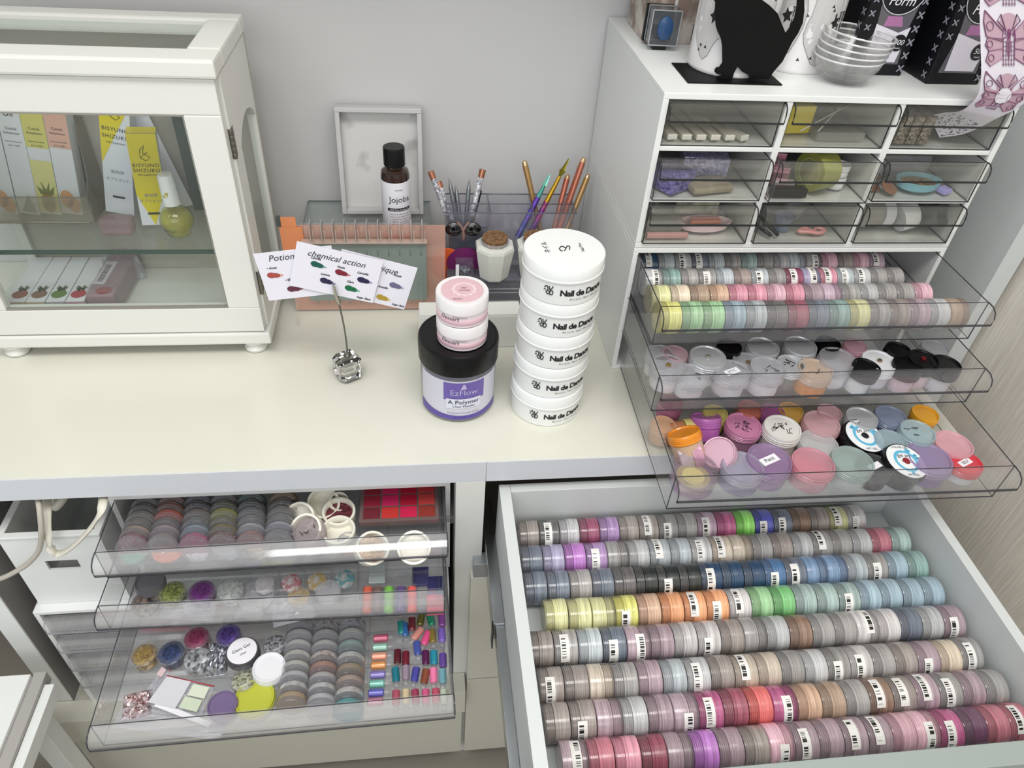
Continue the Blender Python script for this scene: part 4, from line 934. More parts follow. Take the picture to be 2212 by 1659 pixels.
# tins with a line-drawn pattern
def tin(label, x, y, z, a0, h=.14, r=.0412, seed=1):
    t = thing('printed_tin', label, 'tin', (x, y, z), group=None)
    lathe('tin_body', [(r, 0), (r*1.015, .001), (r*1.015, .004), (r, .005), (r, h-.006), (r*1.01, h-.005), (r*1.01, h-.001), (r*.98, h), (r*.97, h-.002), (0, h-.002)], mat('tin_white', '#dedcdc', .3, coat=.4), t, 56)
    mp = cylmap(r, 0, R(a0), .0003); rr = random.Random(seed)
    bm = BM()
    def grey_region(cx, cy, rx, ry, s):
        rs = random.Random(s); n = 24; ph = [rs.uniform(0, 6.28) for _ in range(3)]
        poly = blob(cx, cy, rx, ry, n, 0, lambda t_: 1+.16*math.sin(2*t_+ph[0])+.12*math.sin(3*t_+ph[1])+.07*math.sin(5*t_+ph[2]))
        return poly
    regs = [grey_region(-.028, .062, .020, .050, seed), grey_region(.020, .050, .024, .040, seed+1), grey_region(.034, .110, .020, .026, seed+2), grey_region(-.010, .118, .022, .020, seed+3)]
    for rg in regs:
        cx = sum(a for a, b in rg)/len(rg); cy = sum(b for a, b in rg)/len(rg); cv = bm.verts.new(mp(cx, cy)); vs = [bm.verts.new(mp(a, b)) for a, b in rg]
        mids = [bm.verts.new(mp((a+cx)/2, (b+cy)/2)) for a, b in rg]
        for i in range(len(vs)):
            j = (i+1) % len(vs); bm.faces.new((vs[i], vs[j], mids[j], mids[i])); bm.faces.new((mids[i], mids[j], cv))
    obj('grey_print', bm, mat('print_pale_grey', '#c6c4c4', .4), t)
    mp2 = cylmap(r, 0, R(a0), .0006); bm = BM()
    for rg in regs: addtube(bm, [mp2(a, b) for a, b in rg+rg[:1]], .00022, 4)
    obj('outline_print', bm, mat('print_line', '#8f8c8c', .5), t)
    bm = BM()
    for k in range(16):
        x_, y_ = rr.uniform(-.052, .052), rr.uniform(.012, .135); a = rr.uniform(0, 6.28)
        pts = [(x_+.0022*math.cos(a+i*1.05)*(1 if i % 2 else .4), y_+.0022*math.sin(a+i*1.05)*(1 if i % 2 else .4)) for i in range(6)]
        addpatch(bm, pts, mp2)
    for (x_, y_) in ((-.024, .055), (.030, .052)):
        n = 10; addpatch(bm, [(x_+.006*math.cos(6.28*i/n)*(1 if i % 2 else .5), y_+.008*math.sin(6.28*i/n)*(1 if i % 2 else .5)) for i in range(n)], mp2)
        for (dx, dy) in ((.006, .004), (.012, .004), (.006, -.006), (.012, -.006)): addtube(bm, [mp2(x_+dx, y_+dy-.004), mp2(x_+dx, y_+dy+.004)], .0005, 4)
        addtube(bm, [mp2(x_+.004, y_+.009), mp2(x_+.014, y_+.009)], .0005, 4)
    obj('black_print', bm, ink, t)
tin('round white tin with grey blotch print, behind the cat figure at left', .3335, .796, ZT+.0013, -110, seed=4)
tin('round white tin with black star prints, between cat figure and glass bowls', .4165, .818, ZT, -105, seed=9)
for k in range(5):
    t = thing('glass_bowl', '%s small clear glass bowl in the nested stack' % ('bottom', 'second lowest', 'middle', 'second highest', 'topmost')[k], 'bowl', (.4525+.0006*k, .763-.0004*k, ZT+.0003+.0058*k), (0, .02*k, 0), 'nested glass bowls on the drawer case')
    lathe('bowl_wall', [(.0, .0008), (.019, 0), (.027, .006), (.0335, .016), (.0362, .0235), (.0366, .0245), (.0345, .0245), (.032, .0165), (.0255, .0075), (.018, .002), (0, .0022)], clear('bowl_glass', '#ffffff', .02, '#ffffff', .8, .03), t, 48)
    bm = BM(); addtube(bm, [(.0357*math.cos(a), .0357*math.sin(a), .0248) for a in [i*math.pi/24 for i in range(49)]], .0010, 6)
    obj('rim', bm, clear('rim_highlight', '#f4f6f6', .5, '#ffffff', 1.2, .05), t)  # whitened ring paints the highlight along the bowl rim
navy = mat('carton_black', '#090a10', .4, spec=.35)
def form_box(label, x, y, rz, w=.0635, d=.068, h=.155, full=True):
    t = thing('form_box', label, 'box', (x, y, ZT), (0, 0, rz))
    box('carton', 0, w, 0, d, 0, h, navy, t, .0012)
    fm = lambda a, b: Vector((w/2+a, -.0004, b))
    bm = BM(); addpatch(bm, [(-w*.36, .012), (w*.36, .012), (w*.30, .045), (w*.36, .075), (w*.2, .148), (-w*.3, .148), (-w*.34, .09), (-w*.27, .05)], lambda a, b: Vector((w/2+a, -.0002, b)))
    obj('window', bm, clear('carton_window', '#8d8a90', .6, '#7d7a82', .8), t)
    bm = BM(); addpatch(bm, [(-.016, .014), (.018, .014), (.022, .05), (.010, .044), (-.004, .048), (-.018, .052)], fm)
    o = obj('white_form_print', bm, mat('print_white', '#dcd8e2', .5), t)
    bm = BM(); addpatch(bm, blob(0, .128, .020, .014, 20), fm); obj('pink_print', bm, mat('print_orchid', '#a8709c', .5), t)
    bm = BM(); addpatch(bm, [(-.010, .050), (.012, .050), (.008, .060), (-.008, .060)], fm); obj('pink_print', bm, mat('print_orchid', '#a8709c', .5), t)
    gm = lambda a, b: Vector((w/2+a, -.0010, b))
    bm = BM(); addpatch(bm, blob(.001, .088, .0255, .0265, 36), lambda a, b: Vector((w/2+a, -.0007, b))); o = obj('title_disc', bm, mat('disc_ink', '#101018', .35), t)
    bm = BM(); addtube(bm, [gm(a, b) for a, b in blob(.001, .088, .0255, .0265, 36)+[(.0265, .088)]], .0005, 5); obj('title_ring', bm, mat('ring_silver', '#cfcfd6', .4), o)
    lettering(o, [('Butterfly', .0135, .001, .0885, {'shear': .25}), ('Form', .0135, .001, .0745, {'shear': .25}), ('Nail form 500pcs', .0042, 0, .1015), ('professional use', .0032, 0, .107)], lambda a, b: Vector((w/2+a, -.0011, b)), paper)
    bm = BM(); addpatch(bm, blob(.014, .034, .0085, .0085, 24), lambda a, b: Vector((w/2+a, -.0009, b))); o2 = obj('count_disc', bm, mat('disc_ink', '#101018', .35), t)
    lettering(o2, [('500', .0078, .014, .0345, {'shear': .2}), ('sheets', .0028, .014, .029)], lambda a, b: Vector((w/2+a, -.0012, b)), paper)
    bm = BM(); rr = random.Random(2)
    def fl(mpf, a, b, s):
        for q in range(4): addpatch(bm, blob(a+s*.6*math.cos(.785+1.57*q), b+s*.6*math.sin(.785+1.57*q), s*.6, s*.24, 8, .785+1.57*q), mpf)
    for k in range(11):
        b = .008+.0135*k
        fl(gm, w*.43, b, .0042); 
        if k > 2: fl(gm, -w*.43, b, .0036)
        fl(lambda a_, b_: Vector((-.0005, a_, b_)), .008, b, .0042)
    obj('butterfly_border', bm, mat('border_grey', '#8b8b96', .5), t)
    return t
form_box('black butterfly form carton behind the glass bowls', .4685, .782, .0)
form_box('black butterfly form carton at the right, behind the hanging form strip', .5475, .757, .03)
# hanging strip of paper forms
RL = [(2117,-110),(2117,-40),(2116,30),(2118,100),(2119,165),(2110,208),(2078,238),(2040,243),(2008,250)]
RR = [(2245,-110),(2242,-40),(2240,30),(2238,100),(2232,165),(2212,222),(2150,257),(2088,287),(2030,297)]
RY = [.694,.694,.694,.694,.694,.698,.7075,.7225,.735]
Ls = smoothpts([P(*q, Y=y) for q, y in zip(RL, RY)], 6); Rs = smoothpts([P(*q, Y=y) for q, y in zip(RR, RY)], 6)
NS = len(Ls)-1
def strip(u, v, e=0):
    v = max(0, min(.99999, v))*NS; i = int(v); f = v-i
    a = Ls[i].lerp(Ls[i+1], f); b = Rs[i].lerp(Rs[i+1], f)
    n = (b-a).cross(Ls[i+1]-Ls[i]).normalized()
    if n.y > 0: n = -n
    return a.lerp(b, u)+n*e
t = thing('form_strip', 'white paper strip printed with purple butterflies, hanging down into the top right small drawer', 'paper strip', strip(.5, 0))
b0 = strip(.5, 0); bm = BM()
for e in (0, .0003):
    g = [[bm.verts.new(strip(u, i/NS, e)-b0) for u in (0, .2, .4, .6, .8, 1)] for i in range(NS+1)]
    for A, B in zip(g, g[1:]):
        for k in range(5): f = bm.faces.new((A[k], A[k+1], B[k+1], B[k])); f.smooth = True
obj('paper', bm, mat('glossy_paper', '#e4e0ea', .3), t)
pur = mat('print_purple', '#8f6480', .5); pkp = mat('print_dusty_pink', '#c3a3b2', .5)
sm = lambda e: (lambda a, b: strip(a, b, e)-b0)
def outline(bm, poly, e, w_=.0006): addtube(bm, [sm(e)(a, b) for a, b in poly+poly[:1]], w_, 4)
bf, bl = BM(), BM()
for v0, num in ((.10, ''), (.335, '394'), (.575, '')):
    for sgn in (-1, 1):
        X_ = lambda a: .5+sgn*a
        for poly in ([(.10, -.02), (.42, -.105), (.44, -.06), (.40, 0), (.12, .02)], [(.10, .01), (.38, .005), (.42, .035), (.36, .06), (.10, .05)], [(.10, .05), (.36, .06), (.42, .10), (.34, .125), (.10, .09)]):
            q = [(X_(a), v0+b*.95) for a, b in poly]; addpatch(bf, q, sm(.0006)); outline(bl, q, .0009)
        for (a, b, ra, rb) in ((.34, .03, .05, .014), (.33, -.04, .06, .018), (.32, .085, .05, .014)): outline(bl, blob(X_(a), v0+b, ra, rb, 12), .0010, .0004)
        outline(bl, [(X_(.05), v0-.02), (X_(.14), v0-.085), (X_(.2), v0-.06)], .001, .0005)
    addpatch(bf, blob(.5, v0-.055, .16, .035, 16), sm(.0005))
    for k in range(6): addtube(bl, [sm(.001)(.38, v0+.02+.018*k), sm(.001)(.62, v0+.02+.018*k)], .0003, 4)
    for k in range(5): addtube(bl, [sm(.001)(.40+.05*k, v0+.02), sm(.001)(.40+.05*k, v0+.12)], .0003, 4)
    addpatch(bl, [(.47, v0-.02), (.53, v0-.02), (.54, v0+.05), (.5, v0+.10), (.46, v0+.05)], sm(.0008))
o = obj('butterfly_print', bf, pkp, t); obj('butterfly_lines', bl, pur, o)
bm = BM(); addpatch(bm, blob(.5, .60, .15, .045, 24), sm(.0014)); obj('oval_cutout', bm, mat('oval_white', '#eeebf4', .4), o)
lettering(o, [('394', .155, 0, 0, {})], lambda x, y: strip(.5+x*1.0, .327-y*.36, .0016)-b0, mat('print_magenta', '#7c3468', .5))
bm = BM(); rr = random.Random(5)
for k in range(150):
    u, v = rr.uniform(.06, .94), rr.uniform(.80, .985); s = rr.uniform(.008, .022)
    addpatch(bm, [(u-s, v-s*.25), (u+s, v-s*.2), (u+s*.7, v+s*.3), (u-s*.8, v+s*.2)], sm(.0009))
obj('dark_underside_print', bm, mat('print_dark_purple', '#55486a', .5), t)
# ring box and ornate box
t = thing('ring_box', 'small clear box with a blue oval stone, back left on the drawer case', 'box', (.257, .846, ZT), (0, 0, -.05))
box('dark_back', 0, .032, .022, .030, .004, .042, blackmatte, t, .001)
box('clear_cover', .002, .034, 0, .0215, .006, .042, clear('cover', '#cfd2d6', .15, '#9a9ea4', 1), t, .001)
bm = BM()
for x in (.002, .034):
    for y in (0, .0215): addbox(bm, x-.0006, x+.0006, y-.0006, y+.0006, .006, .042)
for z in (.006, .042):
    for y in (0, .0215): addbox(bm, .002, .034, y-.0006, y+.0006, z-.0006, z+.0006)
obj('frame_edges', bm, mat('edge_silver', '#a8acb0', .3, .4), t)
o = lathe('blue_stone', [(.011, 0), (.0105, .0015), (.006, .003), (0, .0035)], mat('blue_stone', '#1d4470', .35, coat=.2), t, 32, (.018, -.0002, .024), (R(90), 0, 0)); o.scale = (.8, 1.15, 1)
box('foot', .008, .024, .004, .018, 0, .0055, black_m, t, .001)
t = thing('ornate_box', 'ornate brown and white patterned box in the back left corner of the drawer case', 'box', (.262, .874, ZT))
orn = noisy('ornate_print', '#8d7b70', '#c9c0b8', 38, .5, detail=6, lo=.42, hi=.58)
box('box_body', 0, .100, 0, .085, 0, .15, orn, t, .001)
bm = BM()
for k in range(5):
    for sgn in (-1, 1):
        addpatch(bm, blob(.030+sgn*.007*(1+k*.35), .055+.012*k, .007, .0025, 12, sgn*.8+1.2), lambda a, b: Vector((a, -.0004, b)))
addpatch(bm, blob(.030, .06, .002, .03, 10), lambda a, b: Vector((a, -.0004, b)))
obj('scroll_print', bm, mat('scroll_white', '#dcd8d4', .5), t)
bm = BM(); rr = random.Random(8)
for k in range(24):
    a, b = rr.gauss(.072, .008), rr.uniform(.03, .14); addpatch(bm, blob(a, b, .003, .002, 7, rr.uniform(0, 3)), lambda a, b: Vector((a, -.0005, b)))
addpatch(bm, [(.055, .004), (.098, .004), (.098, .022), (.055, .022)], lambda a, b: Vector((a, -.0003, b)))
obj('dark_flower_print', bm, mat('flower_dark', '#4f3a36', .5), t)
bm = BM(); addpatch(bm, [(.048, .09), (.066, .09), (.066, .135), (.048, .135)], lambda a, b: Vector((a, -.0004, b))); obj('cream_panel_print', bm, mat('cream_print', '#c8c2ae', .5), t)
#%%PART6
# ---------------------------------------------------------------- glass display cabinet on the left of the desk
dc = thing('display_cabinet', 'white glazed display cabinet with glass door and top, left on the desk', 'display cabinet', (-.3575, .757, .75))
def dp(name, m, *bs, bev=.0025, parent=None):
    bm = BM()
    for b in bs: addbox(bm, b[0]+.3575, b[1]+.3575, b[2]-.757, b[3]-.757, b[4]-.75, b[5]-.75, 0, bev)
    return obj(name, bm, m, parent or dc)
for x, y in ((-.501, .772), (-.214, .772), (-.501, .900), (-.214, .900)):
    lathe('foot', [(.008, 0), (.0135, .001), (.0145, .004), (.012, .008), (.0105, .010), (.0145, .013), (.0150, .0165), (.012, .0178)], white_warm, dc, 28, (x+.3575, y-.757, .0002))
dp('base_board', white_warm, (-.521, -.1905, .7545, .917, .768, .7845))
dp('back_panel', mat('back_panel_shade', '#b4ada2', .5), (-.519, -.194, .909, .915, .785, 1.0925), bev=0)  # taupe carries the shadow tone inside the cabinet
dp('top_board', white_warm, (-.521, -.1925, .7525, .789, 1.0935, 1.1115), (-.521, -.1925, .8915, .917, 1.0935, 1.1115), (-.521, -.484, .7888, .8917, 1.0935, 1.1115), (-.2255, -.1925, .7888, .8917, 1.0935, 1.1115), bev=.003)
dp('top_glass', glass, (-.4838, -.2257, .7892, .8913, 1.102, 1.105), bev=0)
dp('top_glass_bead', mat('bead_dark', '#5c5a54', .4), (-.4838, -.2257, .7890, .7898, 1.105, 1.1085), (-.2263, -.2256, .7898, .8912, 1.105, 1.1085), bev=0)
# door: frame, pane, hinges
dr = dp('door', white_warm, (-.512, -.1965, .7572, .771, 1.0565, 1.0925), (-.512, -.1965, .7572, .771, .786, .8220), (-.512, -.4835, .7572, .771, .8218, 1.0567), (-.2335, -.1965, .7572, .771, .8218, 1.0567), bev=.0015)
dp('door_glass', glass, (-.4835, -.2335, .763, .7655, .822, 1.0565), bev=0, parent=dr)
dp('door_bead', mat('bead_grey', '#8e8c84', .5), (-.4835, -.2335, .7574, .7626, .8218, .8235), (-.2345, -.2334, .7574, .7626, .8235, 1.055), (-.4835, -.2335, .7574, .7626, 1.055, 1.0568), bev=0, parent=dr)
for z in (1.005, .832):
    bm = BM()
    for k in range(5): addlathe(bm, [(.0024, .0065*k), (.0026, .0065*k+.0004), (.0026, .0065*k+.0058), (.0024, .0065*k+.0062)], 12, mtx=Matrix.Translation((.163, .0158, z-.75)))
    addbox(bm, .1625, .1640, .017, .026, z-.75, z-.75+.032)
    obj('hinge', bm, mat('aged_brass', '#7d7a70', .35, .8), dc)
# right and left sides with arched glass
def arch_side(name, x0, x1):
    n = 12; y0, y1, z0, z1 = .050, .146, .052, .275   # opening, local
    bm = BM(); Y0, Y1, ZB, ZTp = .0145, .1515, .035, .3425
    arc = [(y0+(y1-y0)*i/n, z1-.022+.022*math.sin(math.pi*i/n)**.7) for i in range(n+1)]
    for xa in (x0, x1):
        def V(y, z): return bm.verts.new((xa, y, z))
        bm.faces.new((V(Y0, ZB), V(Y1, ZB), V(Y1, z0), V(Y0, z0)))
        bm.faces.new((V(Y0, z0), V(y0, z0), V(y0, z1-.022), V(Y0, z1-.022))); bm.faces.new((V(y1, z0), V(Y1, z0), V(Y1, z1-.022), V(y1, z1-.022)))
        bm.faces.new([V(Y0, z1-.022)]+[V(a, b) for a, b in arc]+[V(Y1, z1-.022), V(Y1, ZTp), V(Y0, ZTp)])
    ring = [(y0, z0)]+arc+[(y1, z0)]
    for a, b in zip(ring, ring[1:]+ring[:1]): bm.faces.new([bm.verts.new(v) for v in ((x0, *a), (x0, *b), (x1, *b), (x1, *a))])
    for a, b in (((Y0, ZB), (Y1, ZB)), ((Y1, ZB), (Y1, ZTp)), ((Y1, ZTp), (Y0, ZTp)), ((Y0, ZTp), (Y0, ZB))): bm.faces.new([bm.verts.new(v) for v in ((x0, *a), (x0, *b), (x1, *b), (x1, *a))])
    o = obj(name, bm, white_warm, dc)
    xm = (x0+x1)/2; bm = BM(); addbox(bm, xm-.001, xm+.001, y0-.002, y1+.002, z0-.002, z1-.002); obj('side_glass', bm, glass, o)
arch_side('side_frame', .1535, .1635); arch_side('side_frame', -.1620, -.1520)
gs = dp('glass_shelf', glass, (-.509, -.2050, .788, .906, .8795, .8850), bev=0)
dp('shelf_edge', glass_edge, (-.509, -.2050, .7868, .7879, .8795, .8850), bev=0, parent=gs)
ZS = .8853
# cartons leaning in a clear tray
cd_white = mat('carton_white', '#dfe0e4', .4)
def label_box(name, label, x, y, z, w, d, h, rot, topc, parts, text, cat='box', group=None):
    t = thing(name, label, cat, (x, y, z), rot, group)
    box('carton', -w/2, w/2, 0, d, 0, h, cd_white, t, .0005)
    for nm, poly, c in parts:
        bm = BM(); addpatch(bm, [(a*w, b*h) for a, b in poly], lambda a, b: Vector((a, -.0003, b))); obj(nm, bm, mat('carton_'+nm, c, .45), t)
    if text: lettering(t, [(s, sz, a*w, b*h) for s, sz, a, b in text], lambda a, b: Vector((a, -.0007, b)))
    return t
def fruit(kind, w, h):
    out = []
    if kind == 'orange': out = [('fruit_print', [(p, q) for p, q in blob(-.12, .13, .32, .075, 20)], '#d8a070'), ('fruit_slice_print', [(p, q) for p, q in blob(.18, .085, .30, .070, 20)], '#e0a868')]
    if kind == 'pine': out = [('leaf_print', [(-.3, .17), (-.42, .24), (-.15, .20), (-.2, .28), (0, .21), (.2, .28), (.15, .20), (.42, .25), (.3, .17)], '#8a9440'), ('fruit_print', blob(0, .10, .32, .09, 20), '#d8a440')]
    if kind == 'grey': out = [('fruit_print', [(-.3, .02), (.4, .02), (.1, .17), (-.05, .12)], '#a4a8a2')]
    return out
zb = .8905; hB = .150
for k, (x, kind, top, col, nm) in enumerate(((-.4955, 'orange', '', '#dfe0e2', 'white carton with orange slices, far left in the clear tray'), (-.4705, 'grey', 'Cuticle\nOil', '#dfe0e2', 'plain greyish carton, second from left in the clear tray'), (-.4462, 'pine', 'O\u00b7P\u00b7I', '#d6cd72', 'carton with a yellow top and a pineapple, in the clear tray'), (-.4218, 'orange', 'O\u00b7P\u00b7I', '#dfae9c', 'carton with a pink top and orange slices, in the clear tray'))):
    parts = ([('top_band', [(-.5, .55), (.5, .55), (.5, 1), (-.5, 1)], col)] if k > 1 else [])+fruit(kind, 1, 1)
    if kind == 'pine': parts.insert(0, ('yellow_band', [(-.5, .02), (.5, .02), (.5, .45), (-.5, .45)], '#dcd68c'))
    txt = [(top, .0085, 0, .84), ('Cuticle', .0042, 0, .70), ('Rehydrator', .0036, 0, .665), ('soin nourrissant', .0026, 0, .60), ('pour ongles', .0026, 0, .57)] if k else []
    label_box('oil_carton', nm, x, .8600, zb+.0018, .0236, .022, hB, (R(-3), R(7.5), 0), None, parts, txt, group='cartons in the clear tray in the display cabinet')
t = thing('clear_tray', 'clear rounded tray holding the four leaning cartons on the glass shelf', 'tray', (-.455, .87, ZS))
bm = BM(); addbox(bm, -.053, .062, -.024, .034, .0002, .0045, 0, .002)
addbox(bm, -.053, .062, -.024, -.0225, .0046, .036, 0, .0006); addbox(bm, -.053, .062, .0325, .034, .0046, .110, 0, .0006)
addprism(bm, [(-.0225, .0046), (.0325, .0046), (.0325, .11), (.012, .11), (-.004, .05), (-.0225, .036)], .0015, Matrix.Translation((.0605, 0, 0)) @ Matrix(((0, 0, 1, 0), (1, 0, 0, 0), (0, 1, 0, 0), (0, 0, 0, 1))))
obj('tray_body', bm, clear('beige_clear', '#f1eee8', .16, '#c9c4b8', .9), t)
bm = BM(); addtube(bm, [(-.053, -.0235, .036), (.0612, -.0235, .036)], .0006, 6); addtube(bm, smoothpts([(.0612, -.0235, .036), (.0612, -.004, .05), (.0612, .012, .11), (.0612, .034, .11)], 5), .0006, 6); addtube(bm, [(-.053, -.0245, .004), (.055, -.0245, .004), (.0625, -.018, .004), (.0635, .034, .004)], .0012, 6)
obj('tray_rim', bm, clear('tray_rim', '#cfcac0', .4, '#b0aa9e', .9), t)
def bis(label, x, y, rot, w, d, h, side):
    t = thing('supplement_carton', label, 'box', (x, y, ZS+.0005+w/2*math.sin(rot[1])), rot)
    box('carton', -w/2, w/2, 0, d, 0, h, mat('carton_bright', '#e2e3ea', .35), t, .0004)
    yl = mat('carton_yellow', '#e3cf10', .4)
    bm = BM(); addpatch(bm, [(-w/2, h), (w/2, h), (w/2, h*.86) if side > 0 else (w/2, h*.36), (-w/2, h*.40) if side > 0 else (-w/2*.0, h*.02), ] if side > 0 else [(-w/2, h), (w/2, h), (w/2, h*.42), (0, 0), (-w/2, h*.35)], lambda a, b: Vector((a, -.0003, b))); 
    addpatch(bm, [(-w/2, 0), (w/2, 0), (w/2, d), (-w/2, d)], lambda a, b: Vector((a, b, h+.0003)))
    obj('yellow_print', bm, yl, t)
    g = lambda a, b: Vector((a, -.0007, b)); L0 = h*.80
    bm = BM(); pts = [(-.004, L0-.005), (.001, L0-.009), (.005, L0-.005), (-.001, L0), (.001, L0+.009), (-.003, L0+.004), (-.004, L0-.005), (.003, L0+.001)]
    addtube(bm, [g(a*1.2, b) for a, b in pts], .00035, 4); addtube(bm, [g(-.0065, h*.14), g(.0065, h*.14)], .0013, 5)
    obj('logo_print', bm, ink, t)
    lettering(t, [('BISYUNO', .0062, 0, h*.67, {'space': 1.15}), ('SHIZUKU', .0062, 0, h*.615, {'space': 1.15}), ('Nail Supplement', .0030, 0, h*.57)], g)
    lettering(t, [('\u7f8e\u8089\u96eb', .0050, 0, h*.34), ('\u30b5\u30d7\u30ea\u30e1\u30f3\u30c8', .0044, 0, h*.28)], g, mat('print_grey', '#8c8c96', .5), 'small_print')
bis('upright carton, yellow above and white below, middle of the glass shelf', -.3700, .868, (R(-2), R(12), 0), .0325, .020, .160, 1)
bis('shorter yellow and white carton behind the oil bottle', -.3215, .8425, (R(-3), R(5), .22), .0310, .022, .112, -1)
t = thing('box_pack', 'dark green-grey carton in the back right of the display cabinet', 'box', (-.262, .884, ZS+.0002))
box('carton', -.024, .024, 0, .020, 0, .145, mat('carton_darkgreen', '#4c5450', .45), t, .0005)
bm = BM(); addpatch(bm, [(-.024, .128), (.024, .128), (.024, .142), (-.024, .142)], lambda a, b: Vector((a, -.0003, b))); obj('yellow_band', bm, mat('band_yellow', '#b9a018', .5), t)
lettering(t, [('natural', .006, 0, .11), ('nail care', .004, 0, .10), ('30 ml', .005, .006, .03)], lambda a, b: Vector((a, -.0006, b)), mat('print_silver', '#8e9490', .5))
tag(box('white_leaflet', -.012, .012, 0, .0012, 0, .150, paper, None, 0, (-.300, .893, ZS+.0003), (R(-3), R(-14), 0)), 'narrow white leaflet leaning behind the yellow carton', 'leaflet')
t = thing('oil_bottle', 'round glass bottle of yellow flower oil with white cap on the glass shelf', 'bottle', (-.2890, .823, ZS+.0003))
rB = .0195
lathe('glass_body', [(.008, 0), (.013, .001)]+[(rB*math.sin(a), rB*.98-rB*.98*math.cos(a)) for a in [R(v) for v in range(45, 160, 9)]]+[(.0075, rB*1.93), (.0075, .042)], clear('oil_glass', '#f2f4e2', .05, '#eef0d8', 1, .02), t, 40)
lathe('oil', [(.006, .0016), (.012, .0026)]+[(.0178*math.sin(a), .0192-.0175*math.cos(a)) for a in [R(v) for v in range(50, 125, 9)]]+[(0, .0290)], clear('yellow_oil', '#f6f2a4', .30, '#e2dc60', .6, .05), t, 36)
bm = BM(); rr = random.Random(3)
for k in range(7):
    c = Vector((rr.uniform(-.008, .010), rr.uniform(-.010, .006), rr.uniform(.006, .024)))
    for q in range(5):
        a = q*1.256+k; bm.faces.new([bm.verts.new(c+Vector((.0045*math.cos(a+s_)*f_, .003*math.sin(k+q), .0045*math.sin(a+s_)*f_))) for s_, f_ in ((-.4, .6), (0, 1.1), (.4, .6), (0, .1))])
obj('dried_flowers', bm, mat('petal', '#b8962c', .6), t)
lathe('cap', [(.0085, .0405), (.0102, .041), (.0088, .075), (.0078, .0775), (0, .078)], mat('cap_white', '#e4e4e2', .3, coat=.4), t, 32)
bm = BM(); capm = cylmap(.0097, 0, R(-105), .0001); addpatch(bm, blob(0, .054, .0035, .0022, 10, .4), capm); addpatch(bm, blob(.002, .0575, .002, .0015, 8), capm); obj('lemon_print', bm, mat('lemon', '#b8a828', .5), t)
lettering(t, [('CUTICLE', .0036, 0, .013), ('nail oil', .0034, .001, .009)], cylmap(.0188, 0, R(-110), .0006), ink)
# wrapped cartons on the cabinet floor
ZF = .7848
for k, (x, c, f_, nm) in enumerate(((-.4960, '#cfae74', '#8e4a38', 'leftmost wrapped carton with cream striped end on the cabinet floor'), (-.4735, '#cdb27c', '#7a5a48', 'wrapped carton with tan striped end and pineapple on the cabinet floor'), (-.4505, '#9a94b4', '#5c7a34', 'wrapped carton with lilac striped end and green fruit on the cabinet floor'), (-.4275, '#b84c88', '#a83040', 'wrapped carton with magenta striped end and red fruit on the cabinet floor'))):
    t = thing('wrapped_carton', nm, 'box', (x, .800, ZF+.0004), (0, 0, .03), 'wrapped cartons on the cabinet floor')
    box('carton', -.0108, .0108, 0, .105, 0, .020, cd_white, t, .0005)
    st = mat('stripe_base', c, .5).copy(); N, L, b = nodes_of(st); wv = N.new('ShaderNodeTexWave'); wv.inputs['Scale'].default_value = 160; wv.inputs['Distortion'].default_value = 2
    tc = N.new('ShaderNodeTexCoord'); L.new(tc.outputs['Object'], wv.inputs[0]); mx = N.new('ShaderNodeMixRGB'); mx.inputs[1].default_value = lin(c); mx.inputs[2].default_value = lin('#d8d4d0'); L.new(wv.outputs[0], mx.inputs[0]); L.new(mx.outputs[0], b.inputs['Base Color'])
    box('striped_end', -.0107, .0107, -.0006, -.0001, .0004, .0196, st, t, 0)
    bm = BM(); addpatch(bm, blob(0, .016, .009, .009, 14), lambda a, b: Vector((a, b, .0204))); obj('fruit_print', bm, mat('fruit_%d' % k, f_, .5), t)
    bm = BM()
    for q in range(6): addpatch(bm, blob(.004*math.cos(q), .028+.003*math.sin(q*2), .005, .0015, 7, 1.1+q*.3), lambda a, b: Vector((a, b, .0204)))
    obj('leaf_print', bm, mat('leaf_dark', '#4a5c3c', .5), t)
t = thing('wrapped_carton', 'cellophane wrapped mauve carton pack with barcode, rightmost on the cabinet floor', 'box', (-.398, .802, ZF+.0004), (0, 0, -.02))
box('carton', -.0165, .0165, 0, .105, 0, .026, mat('mauve_carton', '#9c858c', .45), t, .001)
bm = BM(); addpatch(bm, [(-.016, .026), (-.002, .026), (-.002, .080), (-.016, .080)], lambda a, b: Vector((a, b, .0264))); o = obj('barcode_label', bm, paper, t)
bm = BM(); rr = random.Random(4); yy = .032
while yy < .074:
    w_ = rr.choice((.0006, .001, .0016)); addpatch(bm, [(-.013, yy), (-.006, yy), (-.006, yy+w_), (-.013, yy+w_)], lambda a, b: Vector((a, b, .0268))); yy += w_+rr.choice((.0007, .0012))
obj('barcode_bars', bm, ink, o)
bm = BM(); addpatch(bm, blob(.002, .012, .010, .008, 16), lambda a, b: Vector((a, b, .0265))); obj('red_fruit_print', bm, mat('fruit_red', '#9c2838', .5), t)
n = 10; bm = BM(); rr = random.Random(12)
g = [[bm.verts.new((-.020+.040*i/n, -.003+.112*j/n, (.001 if i in (0, n) or j == 0 else .029+rr.uniform(-.0010, .0022)))) for i in range(n+1)] for j in range(n+1)]
for j in range(n):
    for i in range(n): bm.faces.new((g[j][i], g[j][i+1], g[j+1][i+1], g[j+1][i]))
obj('cellophane', bm, clear('cellophane', '#f6f2f4', .10, '#f0e8ec', 1.0, .08), t)
crumple('crumpled cellophane under the shelf behind the wrapped cartons', (270, 590), lambda x, y: (x, y), ZF, .05, .05, .03, film, 21)
pouchp = P(265, 505, Z=ZS)
